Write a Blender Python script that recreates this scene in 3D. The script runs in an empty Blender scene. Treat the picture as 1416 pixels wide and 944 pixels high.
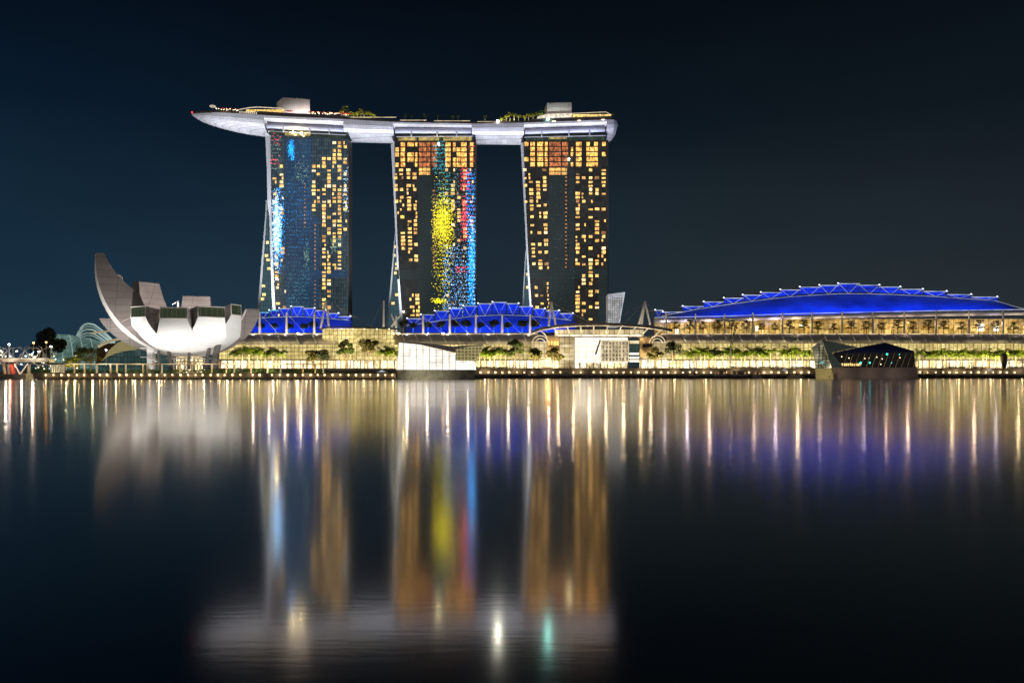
import bpy, math, random
from mathutils import Vector, Matrix, noise as mnoise

S = bpy.context.scene
COL = S.collection
R = math.radians

# ------------------------------------------------------------------ camera, sky, light, exposure
F = 1160.0           # focal length in photo pixels (photo is 1416 x 944)
HZ = 517.0           # row of the horizon in the photo
CAMZ = 2.6           # eye height above the water
cam_d = bpy.data.cameras.new('camera')
cam = bpy.data.objects.new('camera', cam_d)
COL.objects.link(cam)
cam.location = (0, 0, CAMZ)
cam.rotation_euler = (R(90), 0, 0)
cam_d.sensor_width = 36
cam_d.lens = 36 * F / 1416
cam_d.shift_y = (HZ - 472) / 1416
cam_d.clip_start = 0.1
cam_d.clip_end = 20000
S.camera = cam

S.view_settings.view_transform = 'Standard'
S.view_settings.look = 'None'
S.view_settings.exposure = 0
S.view_settings.gamma = 1
S.view_settings.use_curve_mapping = False
S.cycles.use_denoising = True
S.cycles.sample_clamp_indirect = 6
S.cycles.max_bounces = 5
S.cycles.caustics_reflective = False
S.cycles.caustics_refractive = False

W = bpy.data.worlds.new('World')
S.world = W
W.use_nodes = True


def build_world():
    nt = W.node_tree
    n, l = nt.nodes, nt.links
    n.clear()
    out = n.new('ShaderNodeOutputWorld')
    bg = n.new('ShaderNodeBackground')
    sky = n.new('ShaderNodeTexSky')
    sky.sky_type = 'NISHITA'
    sky.sun_disc = False
    sky.sun_elevation = R(-4)
    sky.sun_rotation = R(200)
    tc = n.new('ShaderNodeTexCoord')
    sep = n.new('ShaderNodeSeparateXYZ')
    l.new(tc.outputs['Generated'], sep.inputs[0])
    # city glow: brighter towards the horizon, bluer on the left
    ramp = n.new('ShaderNodeValToRGB')
    e = ramp.color_ramp.elements
    e[0].position, e[0].color = 0.0, (0.027, 0.047, 0.066, 1)
    e[1].position, e[1].color = 0.44, (0.0011, 0.0031, 0.0068, 1)
    m = e.new(0.14)
    m.color = (0.017, 0.0345, 0.054, 1)
    m = e.new(0.28)
    m.color = (0.0046, 0.0122, 0.0238, 1)
    l.new(sep.outputs['Z'], ramp.inputs[0])
    lr = n.new('ShaderNodeMapRange')
    lr.inputs['From Min'].default_value = -0.5
    lr.inputs['From Max'].default_value = 0.3
    l.new(sep.outputs['X'], lr.inputs['Value'])
    tint = n.new('ShaderNodeMix')
    tint.data_type = 'RGBA'
    tint.inputs['A'].default_value = (0.50, 0.77, 0.92, 1)
    tint.inputs['B'].default_value = (0.92, 0.70, 0.56, 1)
    l.new(lr.outputs['Result'], tint.inputs['Factor'])
    mul = n.new('ShaderNodeMix')
    mul.data_type = 'RGBA'
    mul.blend_type = 'MULTIPLY'
    mul.inputs['Factor'].default_value = 1
    l.new(ramp.outputs[0], mul.inputs['A'])
    l.new(tint.outputs['Result'], mul.inputs['B'])
    # the lit city on the near shore, behind the camera
    back = n.new('ShaderNodeMapRange')
    back.inputs['From Min'].default_value = 0.15
    back.inputs['From Max'].default_value = -0.7
    l.new(sep.outputs['Y'], back.inputs['Value'])
    low = n.new('ShaderNodeMapRange')
    low.inputs['From Min'].default_value = 0.9
    low.inputs['From Max'].default_value = 0.05
    l.new(sep.outputs['Z'], low.inputs['Value'])
    bm = n.new('ShaderNodeMath')
    bm.operation = 'MULTIPLY'
    l.new(back.outputs['Result'], bm.inputs[0])
    l.new(low.outputs['Result'], bm.inputs[1])
    city = n.new('ShaderNodeMix')
    city.data_type = 'RGBA'
    city.inputs['A'].default_value = (0, 0, 0, 1)
    city.inputs['B'].default_value = (0.19, 0.165, 0.15, 1)
    l.new(bm.outputs[0], city.inputs['Factor'])
    add = n.new('ShaderNodeMix')
    add.data_type = 'RGBA'
    add.blend_type = 'ADD'
    add.inputs['Factor'].default_value = 1
    l.new(mul.outputs['Result'], add.inputs['A'])
    l.new(city.outputs['Result'], add.inputs['B'])
    add2 = n.new('ShaderNodeMix')
    add2.data_type = 'RGBA'
    add2.blend_type = 'ADD'
    add2.inputs['Factor'].default_value = 0.02
    l.new(add.outputs['Result'], add2.inputs['A'])
    l.new(sky.outputs[0], add2.inputs['B'])
    nz = n.new('ShaderNodeTexNoise')
    nz.inputs['Scale'].default_value = 2.6
    nz.inputs['Detail'].default_value = 4
    mpn = n.new('ShaderNodeMapping')
    mpn.inputs['Scale'].default_value = (1, 1, 3.2)
    l.new(tc.outputs['Generated'], mpn.inputs[0])
    l.new(mpn.outputs[0], nz.inputs['Vector'])
    nr = n.new('ShaderNodeMapRange')
    nr.inputs['From Min'].default_value = 0.3
    nr.inputs['From Max'].default_value = 0.7
    nr.inputs['To Min'].default_value = 0.86
    nr.inputs['To Max'].default_value = 1.12
    l.new(nz.outputs[0], nr.inputs['Value'])
    sv = n.new('ShaderNodeVectorMath')
    sv.operation = 'SCALE'
    l.new(add2.outputs['Result'], sv.inputs[0])
    l.new(nr.outputs['Result'], sv.inputs['Scale'])
    l.new(sv.outputs[0], bg.inputs['Color'])
    bg.inputs['Strength'].default_value = 1
    l.new(bg.outputs[0], out.inputs[0])


build_world()

sun_d = bpy.data.lights.new('moonlight', 'SUN')
sun_d.energy = 0.01
sun_d.angle = R(0.5)
sun_d.color = (0.8, 0.88, 1)
sun = bpy.data.objects.new('moonlight', sun_d)
COL.objects.link(sun)
sun.rotation_euler = (R(50), 0, R(-30))


# ------------------------------------------------------------------ helpers
def X(px, Y):
    return (px - 708) / F * Y


def Z(py, Y):
    return CAMZ + (HZ - py) / F * Y


def P(px, py, Y):
    return Vector((X(px, Y), Y, Z(py, Y)))


def lin(r, g, b):
    f = lambda c: (c / 255 / 12.92) if c / 255 <= 0.04045 else ((c / 255 + 0.055) / 1.055) ** 2.4
    return (f(r), f(g), f(b))


def lerp(tab, t):
    if t <= tab[0][0]:
        return tab[0][1]
    for (a, va), (b, vb) in zip(tab, tab[1:]):
        if t <= b:
            return va + (vb - va) * (t - a) / (b - a)
    return tab[-1][1]


def spot(name, loc, target, energy, color=(1, 1, 1), size=60, blend=0.6, radius=0.5):
    d = bpy.data.lights.new(name, 'SPOT')
    d.energy = energy
    d.color = color
    d.spot_size = R(size)
    d.spot_blend = blend
    d.shadow_soft_size = radius
    o = bpy.data.objects.new(name, d)
    COL.objects.link(o)
    o.location = loc
    o.rotation_euler = (Vector(target) - Vector(loc)).to_track_quat('-Z', 'Y').to_euler()
    return o


def point(name, loc, energy, color=(1, 1, 1), radius=0.4):
    d = bpy.data.lights.new(name, 'POINT')
    d.energy = energy
    d.color = color
    d.shadow_soft_size = radius
    o = bpy.data.objects.new(name, d)
    COL.objects.link(o)
    o.location = loc
    return o


def strip(name, loc, direction, length, width, energy, color, spread=150):
    d = bpy.data.lights.new(name, 'AREA')
    d.shape = 'RECTANGLE'
    d.size = length
    d.size_y = width
    d.energy = energy
    d.color = color
    d.spread = R(spread)
    o = bpy.data.objects.new(name, d)
    COL.objects.link(o)
    o.location = loc
    z = -Vector(direction).normalized()
    x = Vector((1, 0, 0))
    y = z.cross(x).normalized()
    x = y.cross(z).normalized()
    o.rotation_euler = Matrix((x, y, z)).transposed().to_euler()
    return o


class MB:
    """Collects shapes; build() links them as one mesh object."""

    def __init__(self):
        self.v, self.f, self.m = [], [], []
        self.cur = 0

    def add(self, vs, fs):
        b = len(self.v)
        self.v += [tuple(v) for v in vs]
        for f in fs:
            self.f.append(tuple(b + i for i in f))
            self.m.append(self.cur)
        return self

    def box(self, x0, x1, y0, y1, z0, z1):
        return self.add([(x0, y0, z0), (x1, y0, z0), (x1, y1, z0), (x0, y1, z0), (x0, y0, z1), (x1, y0, z1), (x1, y1, z1), (x0, y1, z1)],
                        [(0, 3, 2, 1), (4, 5, 6, 7), (0, 1, 5, 4), (1, 2, 6, 5), (2, 3, 7, 6), (3, 0, 4, 7)])

    def loft(self, rings, caps=True, closed=True):
        n = len(rings[0])
        vs = [p for r in rings for p in r]
        fs = []
        for i in range(len(rings) - 1):
            for j in range(n if closed else n - 1):
                k = (j + 1) % n
                fs.append((i * n + j, i * n + k, (i + 1) * n + k, (i + 1) * n + j))
        if caps and closed:
            fs.append(tuple(reversed(range(n))))
            fs.append(tuple((len(rings) - 1) * n + j for j in range(n)))
        return self.add(vs, fs)

    def tube(self, pts, r, n=6, r1=None):
        pts = [Vector(p) for p in pts]
        rings = []
        up = None
        for i, p in enumerate(pts):
            d = (pts[min(i + 1, len(pts) - 1)] - pts[max(i - 1, 0)]).normalized()
            a = Vector((0, 0, 1)) if abs(d.z) < 0.9 else Vector((1, 0, 0))
            u = d.cross(a).normalized()
            w = u.cross(d).normalized()
            t = i / max(1, len(pts) - 1)
            rr = r if r1 is None else r + (r1 - r) * t
            rings.append([p + (u * math.cos(2 * math.pi * k / n) + w * math.sin(2 * math.pi * k / n)) * rr for k in range(n)])
        return self.loft(rings)

    def prism(self, poly, y0, y1):
        """poly: list of (x, z) anticlockwise from the front, extruded y0..y1"""
        n = len(poly)
        vs = [(x, y0, z) for x, z in poly] + [(x, y1, z) for x, z in poly]
        fs = [tuple(range(n)), tuple(reversed(range(n, 2 * n)))]
        for i in range(n):
            k = (i + 1) % n
            fs.append((i, n + i, n + k, k))
        return self.add(vs, fs)

    def sheet(self, rows):
        return self.loft(rows, caps=False, closed=False)

    def ball(self, c, r, sx=1, sy=1, sz=1, n=8, m=5):
        c = Vector(c)
        vs = [c + Vector((0, 0, -r * sz))]
        for i in range(1, m):
            a = math.pi * i / m - math.pi / 2
            for j in range(n):
                b = 2 * math.pi * j / n
                vs.append(c + Vector((math.cos(a) * math.cos(b) * r * sx, math.cos(a) * math.sin(b) * r * sy, math.sin(a) * r * sz)))
        vs.append(c + Vector((0, 0, r * sz)))
        fs = [(0, 1 + (j + 1) % n, 1 + j) for j in range(n)]
        for i in range(m - 2):
            for j in range(n):
                a, b = 1 + i * n + j, 1 + i * n + (j + 1) % n
                fs.append((a, b, b + n, a + n))
        t = len(vs) - 1
        fs += [(1 + (m - 2) * n + j, 1 + (m - 2) * n + (j + 1) % n, t) for j in range(n)]
        return self.add(vs, fs)

    def build(self, name, mats, parent=None, origin=None, smooth=False):
        o0 = Vector(origin) if origin is not None else Vector((0, 0, 0))
        p = parent
        while p is not None:
            o0 = o0 + p.location
            p = p.parent
        me = bpy.data.meshes.new(name)
        me.from_pydata([tuple(Vector(v) - o0) for v in self.v], [], self.f)
        if not isinstance(mats, (list, tuple)):
            mats = [mats]
        for m in mats:
            me.materials.append(m)
        if len(mats) > 1:
            me.polygons.foreach_set('material_index', self.m)
        if smooth:
            me.polygons.foreach_set('use_smooth', [True] * len(me.polygons))
        me.validate()
        me.update()
        o = bpy.data.objects.new(name, me)
        COL.objects.link(o)
        if origin is not None:
            o.location = origin
        if parent is not None:
            o.parent = parent
        return o


def tag(o, label=None, cat=None, group=None, kind=None):
    if label:
        o['label'] = label
    if cat:
        o['category'] = cat
    if group:
        o['group'] = group
    if kind:
        o['kind'] = kind
    return o


def empty(name, loc, label, cat, group=None):
    o = bpy.data.objects.new(name, None)
    COL.objects.link(o)
    o.location = loc
    return tag(o, label, cat, group)


def copy_tree(o, parent=None):
    c = o.copy()
    COL.objects.link(c)
    if parent is not None:
        c.parent = parent
    for ch in list(o.children):
        copy_tree(ch, c)
    return c


# ------------------------------------------------------------------ materials
def new_mat(name):
    m = bpy.data.materials.new(name)
    m.use_nodes = True
    nt = m.node_tree
    b = nt.nodes['Principled BSDF']
    return m, nt, nt.nodes, nt.links, b


def noise_fac(n, l, scale, lo, hi, detail=3, src='Position', stretch=(1, 1, 1)):
    if src == 'Position':
        g = n.new('ShaderNodeNewGeometry')
        o = g.outputs['Position']
    else:
        g = n.new('ShaderNodeTexCoord')
        o = g.outputs['Object']
    mp = n.new('ShaderNodeMapping')
    mp.inputs['Scale'].default_value = stretch
    l.new(o, mp.inputs[0])
    t = n.new('ShaderNodeTexNoise')
    t.inputs['Scale'].default_value = scale
    t.inputs['Detail'].default_value = detail
    l.new(mp.outputs[0], t.inputs['Vector'])
    r = n.new('ShaderNodeMapRange')
    r.inputs['From Min'].default_value = 0.3
    r.inputs['From Max'].default_value = 0.7
    r.inputs['To Min'].default_value = lo
    r.inputs['To Max'].default_value = hi
    l.new(t.outputs[0], r.inputs['Value'])
    return r.outputs['Result']


def scaled(n, l, col, fac):
    v = n.new('ShaderNodeVectorMath')
    v.operation = 'SCALE'
    if hasattr(col, 'is_output') and col.is_output:
        l.new(col, v.inputs[0])
    else:
        v.inputs[0].default_value = col
    l.new(fac, v.inputs['Scale'])
    return v.outputs[0]


def pbr(name, col, rough=0.6, metal=0.0, var=0.2, scale=0.6, stretch=(1, 1, 1), spec=None):
    m, nt, n, l, b = new_mat(name)
    f = noise_fac(n, l, scale, 1 - var, 1 + var, stretch=stretch)
    l.new(scaled(n, l, col, f), b.inputs['Base Color'])
    b.inputs['Roughness'].default_value = rough
    b.inputs['Metallic'].default_value = metal
    if spec is not None:
        b.inputs['Specular IOR Level'].default_value = spec
    return m


def glow(name, col, strength, lo=1.0, hi=1.0, scale=0.6, sample=False, base=(0.02, 0.02, 0.02), stretch=(1, 1, 1), fine=None):
    m, nt, n, l, b = new_mat(name)
    b.inputs['Base Color'].default_value = (*base, 1)
    b.inputs['Roughness'].default_value = 0.4
    if lo != hi:
        f = noise_fac(n, l, scale, lo, hi, stretch=stretch)
        c = scaled(n, l, col, f)
        if fine is not None:
            c = scaled(n, l, c, noise_fac(n, l, fine[0], fine[1], fine[2], detail=2, stretch=(1, 1, .6)))
        l.new(c, b.inputs['Emission Color'])
    else:
        b.inputs['Emission Color'].default_value = (*col, 1)
    b.inputs['Emission Strength'].default_value = strength
    m.cycles.emission_sampling = 'AUTO' if sample else 'NONE'
    return m


def grid(name, ca, cb, mortar, bw, bh, ms, emit=0.0, rough=0.25, metal=0.0, offset=0.0, big=None, bump_j=0.0, axis='XZ', fine=None):
    """panel grid in metres: two panel colours mixed at random per panel, thin lines between"""
    m, nt, n, l, b = new_mat(name)
    tc = n.new('ShaderNodeTexCoord')
    sep = n.new('ShaderNodeSeparateXYZ')
    l.new(tc.outputs['Object'], sep.inputs[0])
    cmb = n.new('ShaderNodeCombineXYZ')
    l.new(sep.outputs[axis[0]], cmb.inputs[0])
    l.new(sep.outputs[axis[1]], cmb.inputs[1])
    br = n.new('ShaderNodeTexBrick')
    br.offset = offset
    br.squash = 1
    l.new(cmb.outputs[0], br.inputs['Vector'])
    br.inputs['Color1'].default_value = (*ca, 1)
    br.inputs['Color2'].default_value = (*cb, 1)
    br.inputs['Mortar'].default_value = (*mortar, 1)
    br.inputs['Scale'].default_value = 1
    br.inputs['Mortar Size'].default_value = ms
    br.inputs['Mortar Smooth'].default_value = 0.1
    br.inputs['Brick Width'].default_value = bw
    br.inputs['Row Height'].default_value = bh
    col = br.outputs['Color']
    if big is not None:
        sc, lo, hi = big
        col = scaled(n, l, col, noise_fac(n, l, sc, lo, hi, detail=4))
    if fine is not None:
        sc, lo, hi = fine
        col = scaled(n, l, col, noise_fac(n, l, sc, lo, hi, detail=2))
    if emit > 0:
        l.new(col, b.inputs['Emission Color'])
        b.inputs['Emission Strength'].default_value = emit
        b.inputs['Base Color'].default_value = (0.008, 0.008, 0.008, 1)
        m.cycles.emission_sampling = 'NONE'
    else:
        l.new(col, b.inputs['Base Color'])
    b.inputs['Roughness'].default_value = rough
    b.inputs['Metallic'].default_value = metal
    return m


M = {}
M['white_metal'] = pbr('white_metal', (0.72, 0.71, 0.72), 0.45, 0, 0.06)
M['grey_metal'] = pbr('grey_metal', (0.33, 0.31, 0.30), 0.5, 0.0, 0.12)
M['dark_metal'] = pbr('dark_metal', (0.06, 0.055, 0.05), 0.5, 0.2, 0.2)
M['concrete'] = pbr('concrete', (0.30, 0.26, 0.21), 0.8, 0, 0.3, 0.4)
M['dark_concrete'] = pbr('dark_concrete', (0.12, 0.105, 0.085), 0.8, 0, 0.35, 0.5)
M['paving'] = pbr('paving', (0.22, 0.19, 0.16), 0.7, 0, 0.2, 0.5)
M['rock'] = pbr('rock', (0.06, 0.05, 0.042), 0.9, 0, 0.5, 0.8)
M['bark'] = pbr('bark', (0.16, 0.12, 0.085), 0.9, 0, 0.3, 2)
M['palm_bark'] = pbr('palm_bark', (0.34, 0.29, 0.21), 0.85, 0, 0.25, 2)
M['leaf'] = pbr('leaf', (0.075, 0.115, 0.02), 0.6, 0, 0.7, 0.9)
M['leaf_olive'] = pbr('leaf_olive', (0.115, 0.105, 0.02), 0.6, 0, 0.6, 0.9)
M['leaf_dark'] = pbr('leaf_dark', (0.03, 0.038, 0.016), 0.65, 0, 0.6, 0.9)
M['leaf_palm'] = pbr('leaf_palm', (0.15, 0.21, 0.012), 0.5, 0, 0.6, 0.8)
M['leaf_lime'] = pbr('leaf_lime', (0.17, 0.19, 0.012), 0.55, 0, 0.6, 0.8)
M['hedge'] = pbr('hedge', (0.10, 0.17, 0.02), 0.7, 0, 0.7, 0.8)
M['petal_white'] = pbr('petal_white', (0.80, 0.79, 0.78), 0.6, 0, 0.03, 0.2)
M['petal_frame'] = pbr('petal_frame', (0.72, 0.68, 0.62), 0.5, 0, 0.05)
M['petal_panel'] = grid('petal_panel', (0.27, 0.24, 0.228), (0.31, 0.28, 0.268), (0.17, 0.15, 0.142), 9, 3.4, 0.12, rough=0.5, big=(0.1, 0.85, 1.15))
M['skylight_glass'] = grid('skylight_glass', (0.028, 0.040, 0.018), (0.040, 0.054, 0.026), (0.11, 0.12, 0.075), 2.1, 8, 0.09, emit=0.7, rough=0.15)
M['hull'] = grid('hull_panels', (0.60, 0.585, 0.59), (0.70, 0.685, 0.69), (0.40, 0.39, 0.40), 4.6, 1.5, 0.12, rough=0.42, metal=0.2, offset=0.5, big=(0.06, 0.85, 1.12))
M['column_grey'] = pbr('column_grey', (0.14, 0.125, 0.12), 0.6, 0, 0.15)
M['soffit'] = pbr('soffit', (0.66, 0.66, 0.78), 0.45, 0, 0.08)
M['parapet'] = pbr('parapet', (0.20, 0.165, 0.145), 0.6, 0, 0.2)
M['lift_house'] = grid('lift_house', (0.56, 0.54, 0.54), (0.60, 0.58, 0.58), (0.46, 0.44, 0.44), 1.6, 60, 0.12, rough=0.6)
M['roof_grey'] = pbr('roof_grey', (0.50, 0.45, 0.43), 0.55, 0, 0.12, 0.15)
M['blue_lit_roof'] = pbr('blue_lit_roof', (0.03, 0.085, 0.40), 0.6, 0, 0.45, 0.05, stretch=(1, 1, 3))  # grey roof with the blue of its floodlights put into the base colour
M['boat_hull'] = pbr('boat_hull', (0.07, 0.06, 0.055), 0.5, 0, 0.3, 1)
M['boat_white'] = pbr('boat_white', (0.35, 0.33, 0.30), 0.5, 0, 0.2, 1)
M['cloth'] = pbr('cloth', (0.05, 0.045, 0.05), 0.8, 0, 0.2, 3)
M['red'] = glow('red_lamp', (1.0, 0.05, 0.04), 2.5)
M['red_cloth'] = pbr('red_cloth', (0.55, 0.03, 0.02), 0.7, 0, 0.2, 2)
M['bulb'] = glow('bulb', (1.0, 0.68, 0.30), 20, sample=True)
M['bulb_white'] = glow('bulb_white', (0.85, 0.95, 1.0), 30, sample=True)
M['bulb_orange'] = glow('bulb_orange', (1.0, 0.42, 0.08), 26, sample=True)
M['bulb_soft'] = glow('bulb_soft', (1.0, 0.80, 0.48), 4)
M['star_lamp'] = glow('star_lamp', (1.0, 1.0, 0.85), 520, sample=True)
M['gold_lamp'] = glow('gold_lamp', (1.0, 0.80, 0.42), 170, sample=True)
M['cyan_lamp'] = glow('cyan_lamp', (0.30, 0.95, 0.85), 360, sample=True)
M['edge_white'] = glow('edge_white', (0.80, 0.86, 1.0), 0.66, 0.4, 1.3, 0.15)
M['edge_cyan'] = glow('edge_cyan', (0.15, 0.75, 0.85), 0.9, 0.7, 1.2, 0.3)
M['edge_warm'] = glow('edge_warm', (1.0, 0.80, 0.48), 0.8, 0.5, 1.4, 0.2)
M['orange_screen'] = glow('orange_screen', (1.0, 0.55, 0.16), 5, sample=True)
FW = (1.0, .35, 1.55)
M['win'] = [glow('room_gold', (1.0, 0.56, 0.15), 1.65, 0.4, 1.45, 0.16, fine=FW),
            glow('room_amber', (1.0, 0.50, 0.12), 1.3, 0.35, 1.4, 0.16, fine=FW),
            glow('room_cream', (1.0, 0.63, 0.22), 1.8, 0.5, 1.4, 0.16, fine=FW),
            glow('room_dim', (0.62, 0.28, 0.09), 0.8, 0.3, 1.5, 0.2, fine=FW),
            glow('room_yellow', (1.0, 0.57, 0.11), 1.75, 0.4, 1.4, 0.16, fine=FW),
            glow('room_lamp', (1.0, 0.66, 0.30), 2.2, 0.5, 1.3, 0.2, fine=FW)]
M['win_blue_tower'] = [glow('room_straw', (0.98, 0.55, 0.14), 1.8, 0.4, 1.4, 0.16, fine=FW),
                       glow('room_pale', (0.95, 0.66, 0.28), 1.7, 0.4, 1.4, 0.16, fine=FW),
                       glow('room_sand', (0.85, 0.44, 0.12), 1.3, 0.3, 1.4, 0.16, fine=FW),
                       glow('room_glow', (1.0, 0.74, 0.40), 1.9, 0.4, 1.3, 0.2, fine=FW)]
M['suite_red'] = glow('suite_red', (0.80, 0.24, 0.07), 0.72, 0.4, 1.4, 0.2, fine=(.7, .05, 1.9))
M['suite_gold'] = glow('suite_gold', (1.0, 0.47, 0.10), 1.7, 0.5, 1.4, 0.2, fine=(.8, .1, 1.8))
M['room_white'] = glow('room_white', (1.0, 0.9, 0.68), 2.2)
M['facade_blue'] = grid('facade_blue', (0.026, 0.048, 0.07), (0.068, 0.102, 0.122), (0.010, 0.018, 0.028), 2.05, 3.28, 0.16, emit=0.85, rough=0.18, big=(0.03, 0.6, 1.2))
M['core_blue'] = grid('core_blue', (0.016, 0.046, 0.105), (0.026, 0.062, 0.125), (0.009, 0.024, 0.052), 1.4, 3.28, 0.12, emit=0.9, rough=0.18, big=(0.025, 0.5, 1.5))  # blue glow wash on the core glass put into the panel emission
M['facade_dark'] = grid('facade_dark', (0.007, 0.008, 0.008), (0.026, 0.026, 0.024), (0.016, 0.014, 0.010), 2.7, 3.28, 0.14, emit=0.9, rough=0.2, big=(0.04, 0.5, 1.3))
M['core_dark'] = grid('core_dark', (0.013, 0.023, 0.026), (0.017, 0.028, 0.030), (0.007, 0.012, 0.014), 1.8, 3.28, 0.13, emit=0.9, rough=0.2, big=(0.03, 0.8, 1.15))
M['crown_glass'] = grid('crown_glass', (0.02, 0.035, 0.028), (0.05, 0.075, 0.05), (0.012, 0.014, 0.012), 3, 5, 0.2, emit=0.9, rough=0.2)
M['crown_lit'] = glow('crown_lit', (0.80, 0.58, 0.18), 0.6, 0.35, 1.5, 0.35)
M['atrium_glass'] = grid('atrium_glass', (0.03, 0.075, 0.10), (0.045, 0.10, 0.12), (0.018, 0.035, 0.045), 2.2, 4.2, 0.2, emit=0.9, rough=0.2)
M['glint_yellow'] = glow('glint_yellow', (0.92, 0.80, 0.02), 2.1, 0.35, 1.5, 0.45)  # this and the next seven: glowing specks imitating reflections in the tower glass
M['glint_cyan'] = glow('glint_cyan', (0.05, 0.62, 0.75), 1.3, 0.35, 1.5, 0.45)
M['glint_blue'] = glow('glint_blue', (0.01, 0.30, 0.95), 2.5, 0.35, 1.5, 0.45)
M['glint_sky'] = glow('glint_sky', (0.42, 0.70, 1.0), 2.6, 0.35, 1.5, 0.45)
M['glint_pale'] = glow('glint_pale', (0.22, 0.36, 0.50), 0.9, 0.35, 1.5, 0.45)
M['glint_red'] = glow('glint_red', (1.0, 0.06, 0.09), 2.6, 0.35, 1.5, 0.45)
M['glint_green'] = glow('glint_green', (0.45, 0.80, 0.60), 0.7, 0.35, 1.5, 0.45)
M['glint_teal'] = glow('glint_teal', (0.06, 0.30, 0.38), 0.9, 0.35, 1.5, 0.45)
M['mall_glass'] = grid('mall_glass', (0.56, 0.42, 0.13), (0.80, 0.64, 0.26), (0.17, 0.12, 0.035), 2.6, 2.7, 0.16, emit=1.12, rough=0.3, big=(0.07, 0.55, 1.45), fine=(0.55, 0.7, 1.4))
M['shop_glow'] = grid('shop_glow', (0.95, 0.72, 0.34), (1.0, 0.92, 0.70), (0.25, 0.17, 0.07), 4.3, 6, 0.5, emit=1.6, rough=0.3, big=(0.12, 0.3, 1.7), fine=(0.8, 0.35, 1.6))
M['arcade_white'] = grid('arcade_white', (1.0, 0.90, 0.72), (1.0, 0.95, 0.84), (0.80, 0.58, 0.32), 4.5, 3.6, 0.16, emit=1.3, rough=0.3, big=(0.07, 0.85, 1.2), fine=(0.6, 0.8, 1.15))
M['shutter_glass'] = grid('shutter_glass', (0.05, 0.04, 0.025), (0.75, 0.62, 0.42), (0.3, 0.24, 0.14), 2.1, 2.4, 0.3, emit=0.9, rough=0.2, fine=(0.5, 0.4, 1.5))
M['arcade_gold'] = grid('arcade_gold', (0.75, 0.55, 0.24), (0.92, 0.74, 0.42), (0.30, 0.2, 0.08), 3.2, 3.2, 0.2, emit=0.75, rough=0.3, big=(0.12, 0.5, 1.5))
M['terrace_gold'] = grid('terrace_gold', (0.62, 0.34, 0.055), (0.92, 0.62, 0.18), (0.16, 0.08, 0.015), 3.4, 3.3, 0.18, emit=0.85, rough=0.3, big=(0.1, 0.3, 1.6), fine=(0.5, 0.5, 1.5))
M['lv_glow'] = grid('lv_glow', (1.0, 0.95, 0.87), (1.0, 0.96, 0.90), (0.95, 0.66, 0.36), 3.3, 3.0, 0.10, emit=1.3, rough=0.3, big=(0.1, 0.8, 1.2), fine=(0.3, 0.75, 1.2))
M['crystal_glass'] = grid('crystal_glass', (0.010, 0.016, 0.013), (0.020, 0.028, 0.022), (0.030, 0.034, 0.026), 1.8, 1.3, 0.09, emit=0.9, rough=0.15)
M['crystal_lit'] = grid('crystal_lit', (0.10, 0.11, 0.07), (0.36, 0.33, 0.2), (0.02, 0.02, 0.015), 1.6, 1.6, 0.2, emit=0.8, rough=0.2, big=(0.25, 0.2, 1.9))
M['black_glass'] = pbr('black_glass', (0.006, 0.006, 0.006), 0.12, 0, 0.2)
M['dome_glass'] = grid('dome_glass', (0.10, 0.20, 0.17), (0.24, 0.38, 0.33), (0.03, 0.07, 0.06), 5, 2.2, 0.3, emit=0.75, rough=0.3, big=(0.03, 0.5, 1.4))
M['dome_rib'] = glow('dome_rib', (0.50, 0.68, 0.64), 0.75, 0.5, 1.2, 0.05)
M['gold_lattice'] = grid('gold_lattice', (0.10, 0.085, 0.03), (0.20, 0.17, 0.07), (0.52, 0.43, 0.2), 1.7, 1.5, 0.26, emit=0.75, rough=0.4)
M['teal_glass'] = grid('teal_glass', (0.015, 0.045, 0.045), (0.035, 0.075, 0.07), (0.006, 0.016, 0.018), 2.2, 3.0, 0.16, emit=0.9, rough=0.2)
M['brown_brick'] = pbr('brown_brick', (0.14, 0.07, 0.045), 0.8, 0, 0.3)
M['tan_wall'] = pbr('tan_wall', (0.50, 0.36, 0.19), 0.7, 0, 0.12, 0.2)
M['screen_grey'] = grid('screen_grey', (0.22, 0.22, 0.22), (0.36, 0.36, 0.36), (0.12, 0.12, 0.12), 1.7, 1.9, 0.2, emit=1.3, rough=0.4, big=(0.2, 0.7, 1.3))
M['deck_glow'] = glow('deck_glow', (1.0, 0.62, 0.18), 1.2, 0.1, 1.7, 0.9)
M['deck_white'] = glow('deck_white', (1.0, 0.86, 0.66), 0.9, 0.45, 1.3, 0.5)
M['pool_glow'] = glow('pool_glow', (0.10, 0.75, 0.68), 0.7, 0.6, 1.3, 0.4)
M['led_spot_teal'] = glow('led_spot_teal', (0.05, 0.95, 0.75), 5, sample=True)
M['red_lit_pier'] = pbr('red_lit_pier', (0.55, 0.10, 0.06), 0.7, 0, 0.15)


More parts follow.
